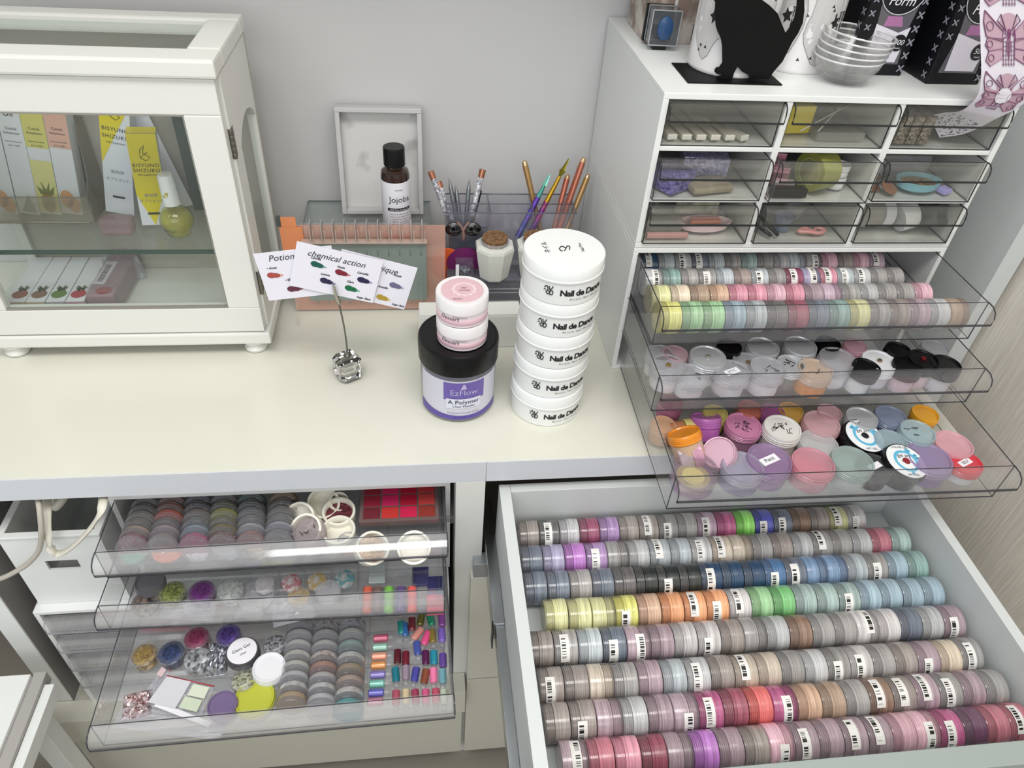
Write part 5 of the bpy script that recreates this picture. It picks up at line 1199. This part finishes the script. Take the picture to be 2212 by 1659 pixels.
tag(box('rose_pouch', -.018, .018, -.010, .010, 0, .020, clear('rose_plastic', '#ece0e2', .25, '#c0a4ac', .8), None, .004, (-.360, .828, ZS+.0003)), 'pinkish clear packet in front of the upright yellow carton', 'packet')
#%%PART7
# ---------------------------------------------------------------- things on the desk
ZD = .7502
# stack of five white jars
SXY = [(.1478, .651), (.1480, .6525), (.1478, .652), (.1470, .652), (.1462, .650)]
HJ = .0432
for k in range(5):
    x, y = SXY[4-k]; r = .0432
    t = thing('acrylic_powder_jar', '%s round white jar in the tall stack of five' % ('bottom', 'second lowest', 'middle', 'second highest', 'topmost')[k], 'jar', (x, y, ZD+HJ*k), group='stack of white acrylic powder jars')
    lathe('jar_body', [(r*.95, 0), (r*.97, .0008), (r*.97, .0262), (r*.94, .0266)], white, t, 64)
    lathe('lid', [(r*.985, .0268), (r*1.01, .0272), (r*1.01, .0285), (r*.995, .029), (r*.995, HJ-.0016), (r*.975, HJ-.0004), (r*.90, HJ-.0003), (0, HJ-.0003)], mat('jar_lid_white', '#e9ebea', .32, coat=.2), t, 64)
    mp = cylmap(r*.97, 0, R((-80, -82, -83, -84, -80)[k]), .0004)
    o = lettering(t, [('Nail de Dance', .0098, .010, .0150, {'space': .92, 'off': .00034}), ('Acrylic Nail Design', .0034, .0135, .0078, {'space': 1.35})], mp, name='lettering')
    bm = BM()
    for s_, pts in ((1, [(-.0325, .019), (-.030, .0215), (-.0285, .017), (-.0305, .0145), (-.0285, .012), (-.026, .0145), (-.0285, .016)]), (1, [(-.0275, .0215), (-.0265, .0175), (-.0245, .0195), (-.0235, .022)]), (1, [(-.0265, .0165), (-.0235, .0165), (-.0235, .0125), (-.0265, .012), (-.026, .0165)]), (1, [(-.033, .0165), (-.031, .017)])):
        addtube(bm, [mp(a, b) for a, b in [(p.x, p.y) for p in smoothpts([(q[0], q[1], 0) for q in pts], 4)]], .00055, 5)
    obj('emblem', bm, ink, t)
    if k == 4:
        tp = lambda a, b: Vector((-b*math.cos(.05)-.002, a, HJ+.0002)) if False else Vector((a, b, HJ+.0002))
        rot = Matrix.Rotation(R(96), 4, 'Z')
        f = lambda a, b: rot @ Vector((a, b, HJ+.0002))
        lettering(t, [('\u30cd\u30a4\u30eb', .0075, .004, .019), ('Nail Pro', .0052, .000, -.018)], f, name='lid_lettering')
        bm = BM()
        for pts in ([(-.006, .004), (-.001, .006), (.004, .002), (-.001, -.001), (-.005, .002)], [(-.001, -.001), (.004, -.004), (.002, -.006), (-.004, -.004)]):
            addtube(bm, smoothpts([f(a, b) for a, b in pts], 4), .0005, 5)
        obj('lid_emblem', bm, ink, t)
# clear polymer powder jar with black lid
t = thing('polymer_jar', 'large clear jar of white powder with wide black lid and purple label', 'jar', (.0400, .6630, ZD))
r = .0440
lathe('jar_body', [(r*.93, 0), (r*.98, .002), (r, .006), (r, .070), (r*.95, .073)], clear('thick_jar', '#f0f0f6', .10, '#e4e4f0', 1, .03), t, 64)
lathe('powder', [(r*.88, .004), (r*.93, .008), (r*.93, .060), (0, .062)], mat('lilac_white_powder', '#d3d2de', .8), t, 48)
p = [(r*1.02, .0702)]
lathe('lid', [(r*1.0, .0705), (r*1.045, .0712), (r*1.05, .0960), (r*1.03, .0985), (r*.98, .0990), (r*.96, .0982), (0, .0982)], mat('lid_black', '#060607', .3, spec=.4), t, 64)
mp = cylmap(r, 0, R(-84), .0003); mp2 = cylmap(r, 0, R(-84), .0007); mp3 = cylmap(r, 0, R(-84), .0011)
def wrap(name, x0, x1, z0, z1, m, par, mpf, n=24, zf=None):
    bm = BM(); g = [[bm.verts.new(mpf(x0+(x1-x0)*i/n, zz(x0+(x1-x0)*i/n) if callable(zz) else zz)) for zz in (z0, z1)] for i in range(n+1)]
    for A, B in zip(g, g[1:]): bm.faces.new((A[0], B[0], B[1], A[1]))
    return obj(name, bm, m, par)
lb = wrap('label', -.058, .050, .006, .064, mat('label_lilac', '#cdccd9', .45), t, mp)
wrap('purple_band', -.058, .050, .006, lambda x: .012+2.2*x*x, mat('label_purple', '#5c4a9c', .4), lb, mp2)
wrap('purple_square', -.0235, .0245, .036, .062, mat('label_violet', '#6a58a4', .4), lb, mp2)
wrap('name_plate', -.0205, .0200, .0240, .0385, mat('plate_white', '#d9dbe8', .4), lb, mp3)
mp4 = cylmap(r, 0, R(-84), .0016)
lettering(lb, [('EzFlow', .0112, 0, .0475)], mp2 if False else mp3, mat('print_pale', '#b9b2d8', .5), 'logo_lettering')
lettering(lb, [('A Polymer', .0085, 0, .0335), ('Clear Powder', .0046, 0, .0272)], mp4, mat('print_navy', '#20244a', .5))
lettering(lb, [('Professional Acrylic System', .0034, 0, .0170), ('net wt. 226g / 8 oz', .0030, 0, .0095)], mp4, mat('print_violet', '#4c3c88', .5), 'small_lettering')
bm = BM(); addpatch(bm, [(-.004, .053), (.003, .053), (.001, .060), (-.001, .0605)], mp3); obj('logo_mark', bm, mat('print_pale', '#b9b2d8', .5), lb)
# two pink and white jars on it
for k in range(2):
    r = .0288; t = thing('pink_label_jar', '%s translucent white jar with pink band, stacked on the black lid' % ('lower', 'upper')[k], 'jar', (.0435-.0005*k, .6570, ZD+.0985+.0003+.0316*k), (0, 0, 0), 'small jars on the black lid')
    lathe('jar_body', [(r*.93, 0), (r*.97, .001), (r*.97, .0155), (r*.94, .0160)], mat('milky_pink', '#e3d5db', .25, coat=.5), t, 48)
    lathe('pink_band', [(r*.975, .0035), (r*.978, .0036), (r*.978, .0105), (r*.975, .0106)], mat('band_pink', '#dfbcc6', .4), t, 48)
    lathe('lid', [(r*.98, .0162), (r, .0165), (r, .0300), (r*.97, .0313), (r*.93, .0311), (0, .0311)], mat('milky_lid', '#e8e4e6', .22, coat=.6), t, 48)
    mp = cylmap(r*.978, 0, R(-110), .0005)
    lettering(t, [('Dessert', .0068, -.006, .0118, {'shear': .3}), ('by Nail Factory', .0026, .006, .0142)], mp, mat('print_brown', '#3c2c34', .5))
    if k == 1:
        ft = lambda a, b: Vector((a, b, .0316))
        o = lathe('lid_label', [(r*.80, .0312), (r*.80, .0315), (0, .0315)], mat('label_pink', '#d8b4bc', .4), t, 40)
        bm = BM(); addpatch(bm, [(.0132*math.cos(a)*(1+.06*math.cos(12*a))+.002, .0132*math.sin(a)*(1+.06*math.cos(12*a))+.001) for a in [i*math.pi/36 for i in range(72)]], ft); obj('lace_ring', bm, mat('lace', '#e6ccd0', .4), o)
        bm = BM(); addpatch(bm, blob(.002, .001, .0098, .0098, 32), lambda a, b: Vector((a, b, .0318))); obj('centre_disc', bm, mat('label_pink', '#d8b4bc', .4), o)
        ft2 = lambda a, b: Vector((a, b, .0321))
        lettering(o, [('clear', .0034, .002, .003), ('POWDER', .0028, .002, -.002), ('dessert', .0036, -.006, -.0175, {'shear': .2})], ft2, mat('print_brown', '#3c2c34', .5))
# white box behind them
t = thing('flat_carton', 'low white carton behind the black-lidded jar', 'box', (-.0050, .762, ZD))
box('carton', 0, .132, 0, .030, 0, .0515, white_warm, t, .0015)
box('lid_flap', .0005, .1315, .0005, .0295, .0516, .0535, white_warm, t, .0008)
# card holder
t = thing('card_holder', 'clear faceted crystal cube with bent wire and clip, holding the cards', 'card holder', (-.0935, .7095, ZD))
bm = BM(); addbox(bm, -.0150, .0150, -.0150, .0150, 0, .0330, 0, 0, Matrix.Rotation(R(30), 4, 'Z'))
bmesh.ops.bevel(bm, geom=list(bm.edges), offset=.0055, segments=1, affect='EDGES')
cg = mat('crystal_glass', '#ffffff', .0); cg.node_tree.nodes['Principled BSDF'].inputs['Transmission Weight'].default_value = 1; cg.node_tree.nodes['Principled BSDF'].inputs['IOR'].default_value = 1.5
obj('crystal_cube', bm, cg, t)
b = Vector((-.0935, .7095, ZD)); pts = [P(751, 772, Y=.7095)-b, P(750, 755, Y=.7090)-b, P(744, 710, Y=.706)-b, P(735, 668, Y=.701)-b, P(731, 655, Y=.6995)-b]
pts[0].z = .033
bm = BM(); addlathe(bm, [(.0045, .033), (.0040, .035), (.0018, .037), (.0013, .040)], 16, mtx=Matrix.Translation((pts[0].x, pts[0].y, 0))); addtube(bm, smoothpts(pts, 6), .0011, 8)
obj('wire', bm, mat('dull_steel', '#77756e', .35, .8), t)
q = [P(731, 655, Y=.6985)-b, P(726, 640, Y=.6975)-b, P(720, 616, Y=.6965)-b]
bm = BM(); addtube(bm, smoothpts(q, 4), [.0022]*2+[.0030]*4+[.0026]*2+[.0020], 10, flat=(1, .55)); addtube(bm, smoothpts([v+Vector((0, .0065, 0)) for v in q], 4), [.0022]*2+[.0030]*6+[.0020], 10, flat=(1, .5)); addtube(bm, [q[0], q[0]+Vector((0, .0068, 0))], .0024, 8)
obj('alligator_clip', bm, mat('clip_silver', '#b5b2a8', .25, .9), t)
GCd = 'swatch cards held in the clip'
def card(label, corners, Y, text, swatches, tsz, notes, tx=.5, ty=.2):
    TLc, TRc, BRc, BLc = [P(*c, Y=Y) for c in corners]; c = (TLc+TRc+BRc+BLc)/4
    ex = (TRc-TLc+BRc-BLc)/2; ey = (TLc-BLc+TRc-BRc)/2; w = ex.length; ex.normalize(); n = Vector((0, -1, 0)); n = (n-ex*n.dot(ex)).normalized(); ez = ex.cross(n).normalized()
    if ez.z < 0: ez = -ez
    h = ey.length
    t = thing('swatch_card', label, 'card', c, group=GCd)
    f = lambda e: (lambda a, b: ex*a+ez*b+n*e)
    bm = BM(); A = [bm.verts.new(f(.0002)(a*w/2, b_*h/2)) for a, b_ in ((-1, -1), (1, -1), (1, 1), (-1, 1))]; B = [bm.verts.new(f(-.0002)(a*w/2, b_*h/2)) for a, b_ in ((-1, -1), (1, -1), (1, 1), (-1, 1))]
    bm.faces.new(A); bm.faces.new(B[::-1])
    for i in range(4): bm.faces.new((A[i], A[(i+1) % 4], B[(i+1) % 4], B[i]))
    obj('card', bm, mat('card_white', '#e8e6f0', .55), t)
    lettering(t, [(text, tsz, (tx-.5)*w, (.5-ty)*h, {'shear': .3})]+[(s, sz, (u-.5)*w, (.5-v)*h, {'shear': .25, 'off': .0001}) for s, sz, u, v in notes], f(.0006), mat('ink_dark', '#2a2a34', .6))
    for nm, u, v, c_, c2 in swatches:
        for k, (dx, rx, ry, cc) in enumerate(((-.0015, .0048, .0036, c_), (.0028, .0050, .0030, c_), (.0062, .0034, .0019, c2), (.0090, .0022, .0011, c2))):
            bm = BM(); addpatch(bm, blob((u-.5)*w+dx, (.5-v)*h-dx*.12, rx, ry, 16, -.15), f(.0004+.0001*(3-k))); obj('swatch_%s' % nm if False else 'paint_swatch', bm, mat('swatch', cc, .5), t)
cc = cr(580, 430, 5.721)
card('front card titled chemical action with five swatches', ((636, 521), (825, 562), (808, 656), (630, 616)), .7005, 'chemical action', [('g', .26, .40, '#10584e', '#8cb4ae'), ('r', .55, .46, '#7c2030', '#c08890'), ('v', .82, .52, '#241c48', '#a49cc0'), ('p', .40, .72, '#2a2248', '#8c86a8'), ('n', .70, .77, '#0c6840', '#7cc09c')], .0100, [('Camilla', .0036, .24, .27), ('Rosie', .0036, .54, .34), ('Camellia', .0036, .80, .37), ('Lavinia', .0036, .38, .58), ('Clara', .0036, .68, .62), ('Sugar Base', .0036, .88, .93)], .47, .19)
card('left card reading Potion behind the front card', ((548, 550), (722, 528), (735, 634), (580, 648)), .7025, 'Potion', [('a', .16, .47, '#a84c44', '#d8a090'), ('b', .36, .80, '#602c40', '#8c5c6c')], .0105, [('\u2022 Anna', .0040, .17, .32), ('\u2022 Elle', .0040, .34, .60)], .33, .13)
card('right card ending in gique behind the front card', ((735, 538), (898, 577), (877, 670), (718, 632)), .7045, 'Magique', [('a', .78, .50, '#6c6888', '#a8a6bc'), ('b', .66, .84, '#b09434', '#d8c884')], .0105, [('\u2022 Rosie', .0040, .76, .27), ('\u2022 Amelia', .0040, .62, .60), ('Sugar Blue', .0034, .90, .93)], .56, .20)
# marble-pattern tray against the wall
t = thing('marble_tray', 'white framed marble tray leaning against the wall behind the brown bottle', 'tray', (-.051, .9500, .8502), (R(-8.5), 0, 0))
w_, h_ = .112, .142
fr = mat('tray_frame', '#c4c3c3', .4)
bm = BM()
for b_ in ((-w_/2, w_/2, -.012, .008, h_-.006, h_), (-w_/2, -w_/2+.006, -.012, .008, 0, h_-.0062), (w_/2-.006, w_/2, -.012, .008, 0, h_-.0062), (-w_/2+.0062, w_/2-.0062, -.012, .008, 0, .006)): addbox(bm, *b_, 0, .0008)
obj('frame', bm, fr, t)
mm = noisy('marble', '#d2d1cf', '#5b5854', 14, .35, detail=8, lo=.52, hi=.72)
box('marble_board', -w_/2+.006, w_/2-.006, .004, .0075, .006, h_-.006, mm, t)
# clear riser box, brown bottle on it
t = thing('clear_riser', 'clear acrylic box behind the card rack, carrying the brown bottle and marble tray', 'case', (-.075, .915, ZD))
gr = clear('aqua_acrylic', '#fdffff', .04, '#dce6e6', .7)
bm = BM(); X0, X1, Y0, Y1, H_ = -.083, .090, -.055, .067, .099
for b_ in ((X0, X1, Y0, Y0+.003, 0, H_), (X0, X1, Y1-.003, Y1, 0, H_), (X0, X0+.003, Y0+.0031, Y1-.0031, 0, H_), (X1-.003, X1, Y0+.0031, Y1-.0031, 0, H_), (X0+.0031, X1-.0031, Y0+.0031, Y1-.0031, H_-.003, H_)): addbox(bm, *b_)
obj('box_walls', bm, gr, t)
bm = BM(); addtube(bm, [(X0, Y0, H_), (X1, Y0, H_)], .0009, 6); addtube(bm, [(X0, Y0, H_), (X0, Y1, H_)], .0009, 6); addtube(bm, [(X0, Y1, H_), (X1, Y1, H_)], .0009, 6); obj('polished_edges', bm, clear('aqua_edge', '#a8b8b8', .4, '#8ea2a2', .8), t)
t = thing('oil_flask', 'brown bottle with black cap and white Jojoba label, in front of the marble tray', 'bottle', (-.0305, .8830, .8496))
r = .0183
lathe('bottle', [(r*.93, 0), (r, .002), (r, .088), (r*.93, .094), (r*.62, .098), (r*.62, .101)], mat('amber_glass', '#2c1710', .12, coat=.8), t, 48)
lathe('cap', [(r*.70, .1012), (r*.74, .1015), (r*.74, .1225), (r*.72, .124), (r*.66, .1245), (r*.64, .1205 if False else .1245), (0, .1245)], mat('lid_black', '#060607', .3, spec=.4), t, 40)
lathe('label', [(r*1.012, .0095), (r*1.014, .0096), (r*1.014, .0835), (r*1.012, .0836)], mat('label_white', '#d9d8de', .45), t, 48)
lathe('coral_band', [(r*1.012, .0015), (r*1.014, .0016), (r*1.014, .0094), (r*1.012, .0095)], mat('coral_band', '#e0502c', .45), t, 48)
mp = cylmap(r*1.014, 0, R(-76), .0003); mp2 = cylmap(r*1.014, 0, R(-76), .0007)
o = lettering(t, [('ecorium', .0030, 0, .0745), ('Jojoba', .0112, .001, .0610), ('carrier oil for nail and skin care', .0020, 0, .0410), ('one hundred per cent pure oil', .0020, 0, .0375), ('pressed golden oil rich in', .0020, 0, .034), ('vitamin e, store in a cool', .0020, 0, .0305), ('dark place away from sun', .0020, 0, .027)], mp)
wrap('black_bar', -.0155, .0155, .0455, .0495, ink, t, mp)
lettering(t, [('100% Pure Carrier Oil', .0028, 0, .0475)], mp2, paper, 'bar_lettering')
# card rack with clear pegs, iridescent panel
t = thing('swatch_rack', 'clear peg rack with iridescent orange panel, behind the swatch cards', 'rack', (-.072, .845, ZD))
irid = clear('iridescent_film', '#fbe4da', .34, '#f4ccbc', 1.2, .06)
irido = clear('iridescent_orange', '#f5a878', .75, '#f59a62', 1.0, .08)
bx = lambda n, m, *bs, bev=.0003: (lambda bm: ([addbox(bm, *q, 0, bev) for q in bs], obj(n, bm, m, t))[1])(BM())
bx('film_panel', irid, (-.100, .104, .003, .0042, .004, .134))
bx('orange_corner', irido, (-.1045, -.076, .0003, .0015, .060, .1325), (-.1045, -.083, .0003, .0015, .1327, .1465))
bx('corner_bracket', mat('slate_clip', '#4a5054', .4), (-.1065, -.1015, -.001, .0032, .1340, .1475))
bx('grey_green_panel', clear('grey_green', '#d3dcd8', .55, '#a3b1ab', .6, .15), (-.078, .079, -.0045, -.0030, .024, .1140))
bx('shelf_ledge', clear('peach_edge', '#f6e6dc', .45, '#f0dcd0', 1), (-.079, .080, -.010, .0000, .1145, .1162))
bx('back_fin', acry_lite, (-.079, .080, .0050, .0062, .1163, .1362))
bm = BM()
for k in range(11):
    x = -.066+.0140*k
    addbox(bm, x-.0006, x+.0006, -.010, .006, .1163, .1410)
    addbox(bm, x+.003, x+.0038, -.010, -.009, .1163, .1340)
obj('pegs', bm, clear('peg_clear', '#e4e2de', .35, '#f0ece6', 1.4, .04), t)
bm = BM()
for k in range(11):
    x = -.068+.0140*k; addtube(bm, [(x, -.0052, .102), (x, -.0052, .094)], .0006, 5); addtube(bm, [(x, -.0052, .024), (x, -.0052, .019)], .0007, 5)
obj('hook_ends', bm, clear('peg_dim', '#c8ccc8', .4, '#aab4b0', 1), t)
for xf in (-.096, .070):
    bm = BM(); addprism(bm, [(-.030, 0), (-.022, 0), (-.008, .048), (.000, .030), (.010, 0), (.018, 0), (.003, .060), (-.010, .060)], .003, Matrix.Translation((xf, 0, 0)) @ Matrix(((0, 0, 1, 0), (1, 0, 0, 0), (0, 1, 0, 0), (0, 0, 0, 1))))
    obj('stand_foot', bm, acry, t)
# organiser with brushes
og = thing('brush_organizer', 'clear acrylic organizer with brush compartments in the corner by the wall', 'organizer', (.034, .835, ZD))
oa = clear('organizer_acrylic', '#fafafc', .05, '#ccccd8', .8)
bm = BM(); W_ = .176
for b_ in ((0, W_, .040, .0425, .0, .137), (0, W_, .095, .0975, 0, .137), (0, .0025, .0426, .0949, 0, .137), (W_-.0025, W_, .0426, .0949, 0, .137), (.058, .060, .0426, .0949, .0, .135), (.116, .118, .0426, .0949, 0, .135), (.0026, W_-.0026, .066, .068, 0, .135)): addbox(bm, *b_)
obj('tall_compartments', bm, oa, og)
bm = BM()
for y in (.0412, .0962, .067): addtube(bm, [(0, y, .137), (W_, y, .137)], .0009, 6)
for x in (.0012, .059, .117, W_-.0012): addtube(bm, [(x, .0412, .137), (x, .0962, .137)], .0009, 6)
obj('polished_edges', bm, clear('org_edge', '#9c9ca8', .4, '#8c8c9a', .9), og)
box('compartment_insert', .004, .056, .0435, .0445, .004, .115, mat('slate_card', '#4c5560', .5), og)
dwr = box('drawer_tier', 0, W_, 0, .0395, 0, .058, clear('tier_acrylic', '#dcdce0', .28, '#9a9aa4', .9), og, .001)
bm = BM()
for z in (.020, .026, .040, .046): addtube(bm, [(.002, -.003, z), (W_-.002, -.003, z)], .0012, 6)
obj('drawer_lips', bm, acry_lite, dwr)
box('top_edge', -.0008, W_+.0008, -.0008, .0005, .0555, .058, clear('org_edge', '#9c9ca8', .4, '#8c8c9a', .9), og)
# square gem boxes left of the ceramic pot
t = thing('gem_case', 'small clear case of dark gems beside the left ceramic pot', 'case', (.058, .8395, ZD+.0584))
box('case_body', -.012, .012, 0, .022, 0, .020, oa, t, .001); box('case_frame', -.0125, -.008, -.0008, -.0001, 0, .022, paper, t); lathe('gems', [(.007, 0), (.008, .006), (0, .010)], glitter('#5c6266', '#b8bcc0', 500), t, 16, (0, .011, .003))
# ceramic pots with corks
for k, (x, y) in enumerate(((.0975, .848), (.1530, .850))):
    t = thing('cork_pot', ('octagonal white ceramic pot with cork lid, left of the white jar stack', 'second ceramic pot with cork, half hidden behind the white jar stack')[k], 'pot', (x, y, ZD+.0583), (0, 0, R(22.5)))
    bm = BM(); addlathe(bm, [(.0195, 0), (.0205, .002), (.0272, .0440), (.0262, .0480), (.0180, .0500), (.0178, .0470)], 8, smooth=False); 
    obj('ceramic_body', bm, mat('glazed_ceramic', '#d9dad3', .25, coat=.6), t)
    lathe('plastic_wrap', [(.0178, .0500), (.0190, .0520), (.0172, .0545), (.0165, .0530)], film, t, 13)
    lathe('cork_lid', [(.0150, .0490), (.0162, .0500), (.0172, .0585), (.0165, .0595), (0, .0600)], cork, t, 28)
# brushes
def stick_thing(name, label, p0, p1, parts, group=None, cat='brush'):
    """parts: (part name, t0, t1, r0, r1, material, flat)"""
    p0, p1 = Vector(p0), Vector(p1); t = thing(name, label, cat, p0, group=group); d = p1-p0
    for nm, a, b_, r0, r1, m, fl in parts:
        bm = BM(); n = 5; A, B = d*a, d*b_
        rs = [r0+(r1-r0)*i/n for i in range(n+1)]
        pts = [A.lerp(B, i/n) for i in range(n+1)]
        if nm in ('rounded_end', 'handle') and b_ >= 1: pts += [B+d.normalized()*r1*.6]; rs += [r1*.55]
        addtube(bm, pts, rs, 12, flat=fl); obj(nm, bm, m, t)
    return t
rg = mat('rose_gold', '#c08468', .25, .8); gold = mat('matte_gold', '#b08c5c', .3, .6); rose = mat('rose_metal', '#b8705c', .28, .6); silv = mat('steel_grey', '#8e9296', .3, .8)
crys = noisy('crystal_chips', '#e4e4e8', '#8c8c94', 330, .15, .2, kind='VORONOI', lo=.1, hi=.9, bump=.6)
def base(px, Yb=.905, z=.765): p = P(px[0], px[1], Y=Yb); return (p.x, p.y, p.z)
GBm = 'brushes in the left compartments of the organizer'
def tip(px, py, Y=.925): p = P(px, py, Y=Y); return (p.x, p.y, p.z)
for (tp, bs, lb_) in (((930, 370), (988, 525), 'crystal brush with copper end, leftmost in the organizer'), ((947, 392), (992, 528), 'crystal brush with copper end, second from left'), ((1043, 366), (1003, 528), 'crystal brush with copper end leaning right, in the left compartment')):
    stick_thing('crystal_brush', lb_, base(bs, .895), tip(*tp), [('lower_handle', 0, .40, .0022, .0030, silv, None), ('crystal_barrel', .40, .90, .0038, .0042, crys, None), ('copper_cap', .90, 1, .0043, .0046, rg, None)], GBm)
for (tp, bs, lb_) in (((970, 386), (995, 520), 'thin grey metal pusher, left of the two'), ((1014, 388), (1002, 525), 'thin steel rod with pointed tip standing upright'), ((984, 400), (1000, 520), 'grey pen with tapering tip among the crystal brushes')):
    stick_thing('metal_rod', lb_, base(bs, .90), tip(*tp), [('rod', 0, .86, .0030, .0030, silv, None), ('tip', .86, 1, .0028, .0006, silv, None)], GBm)
stick_thing('black_gold_brush', 'black and gold brush leaning right behind the crystal brush', base((1006, 530), .90), tip(1037, 412), [('gold_part', 0, .55, .0026, .0034, mat('bright_gold', '#b8922c', .25, .8), None), ('handle', .55, 1, .0034, .0026, black_m, None)], GBm)
t = thing('black_knob_tool', 'dark tool with two round glossy black ends in front of the left brushes', 'tool', P(1000, 510, Y=.868))
b = P(1000, 510, Y=.868)
for px in (980, 1021):
    c = P(px, 495, Y=.868)-b; bm = BM(); bmesh.ops.create_uvsphere(bm, u_segments=24, v_segments=14, radius=.0112)
    for v in bm.verts: v.co = Vector((v.co.x*1.05, v.co.y*.45, v.co.z*.92))+c
    for f in bm.faces: f.smooth = True
    obj('round_end', bm, mat('gloss_black', '#060608', .08, coat=1), t)
bm = BM(); addtube(bm, smoothpts([P(988, 480, Y=.868)-b, P(1000, 497, Y=.867)-b, P(1001, 520, Y=.868)-b], 4), [.002]*5+[.0025]*3+[.0008], 8); addtube(bm, [P(1013, 480, Y=.868)-b, P(1001, 497, Y=.867)-b], .002, 8)
obj('bridge', bm, mat('rose_brown', '#8c6c68', .4), t)
t = thing('round_spool', 'round orange and purple disc behind the clear organizer wall', 'disc', P(995, 570, Y=.862))
b = P(995, 570, Y=.862)
bm = BM(); addprism(bm, blob(-.006, 0, .024, .024, 40), .004, Matrix.Translation((0, .012, 0)) @ Matrix.Rotation(R(90), 4, 'X')); obj('orange_face', bm, mat('spool_orange', '#e0622c', .4), t, (-.012, -.004, -.004))
bm = BM(); addprism(bm, blob(.006, 0, .025, .022, 40), .004, Matrix.Translation((0, .006, 0)) @ Matrix.Rotation(R(90), 4, 'X')); obj('purple_face', bm, mat('spool_purple', '#6c1c5c', .4), t)
box('black_base', -.018, .022, -.001, .001, -.030, -.010, black_m, t)
G2 = 'pens and brushes in the right compartments of the organizer'
tape_p = (('rose gold', rose), ('gold', gold))
for tp, bs, m, lb_ in (((1133, 350), (1172, 520), gold, 'tan gold brush leaning left, leftmost in the right compartments'), ((1226, 380), (1190, 520), rose, 'rose metal brush, shortest of the three leaning right'), ((1261, 343), (1200, 520), rose, 'rose metal brush, tallest in the organizer'), ((1257, 352), (1196, 522), rose, 'rose metal brush just left of the tallest one'), ((1270, 379), (1214, 520), gold, 'gold brush leaning right, nearest the drawer case')):
    stick_thing('metal_brush', lb_, base(bs, .895), tip(*tp, .93), [('handle', 0, .96, .0034, .0042, m, None), ('rounded_end', .96, 1, .0042, .0036, mat('pale_gold', '#d8b890', .2, .9), None)], G2)
scal = noisy('mermaid_scales', '#5c2c9c', '#2c5ca8', 60, .2, .6, detail=1, coat=.5); scal2 = noisy('mermaid_scales_pink', '#a8246c', '#5c3ca0', 50, .2, .6, detail=1, coat=.5)
stick_thing('mermaid_brush', 'purple mermaid brush with teal fin tip', base((1118, 512), .885), tip(1180, 392, .915), [('handle', 0, .72, .0045, .0036, scal, None), ('teal_neck', .72, .93, .0034, .0020, mat('teal_scale', '#4c9c90', .25, .6), None), ('fin', .93, 1.12, .0045, .0014, mat('teal_fin', '#7cc4b4', .3, .3), (1, .3))], G2)
stick_thing('mermaid_brush', 'magenta and gold mermaid brush with golden tail', base((1138, 518), .89), tip(1212, 375, .92), [('handle', 0, .58, .0048, .0038, scal2, None), ('gold_neck', .58, .96, .0036, .0026, mat('bright_gold', '#b8922c', .25, .8), None), ('tail_fin', .96, 1.05, .0022, .0062, mat('olive_gold', '#8e8430', .25, .8), (1, .3)), ('tail_tip', 1.05, 1.22, .0040, .0010, mat('olive_gold', '#8e8430', .25, .8), (1, .3))], G2)
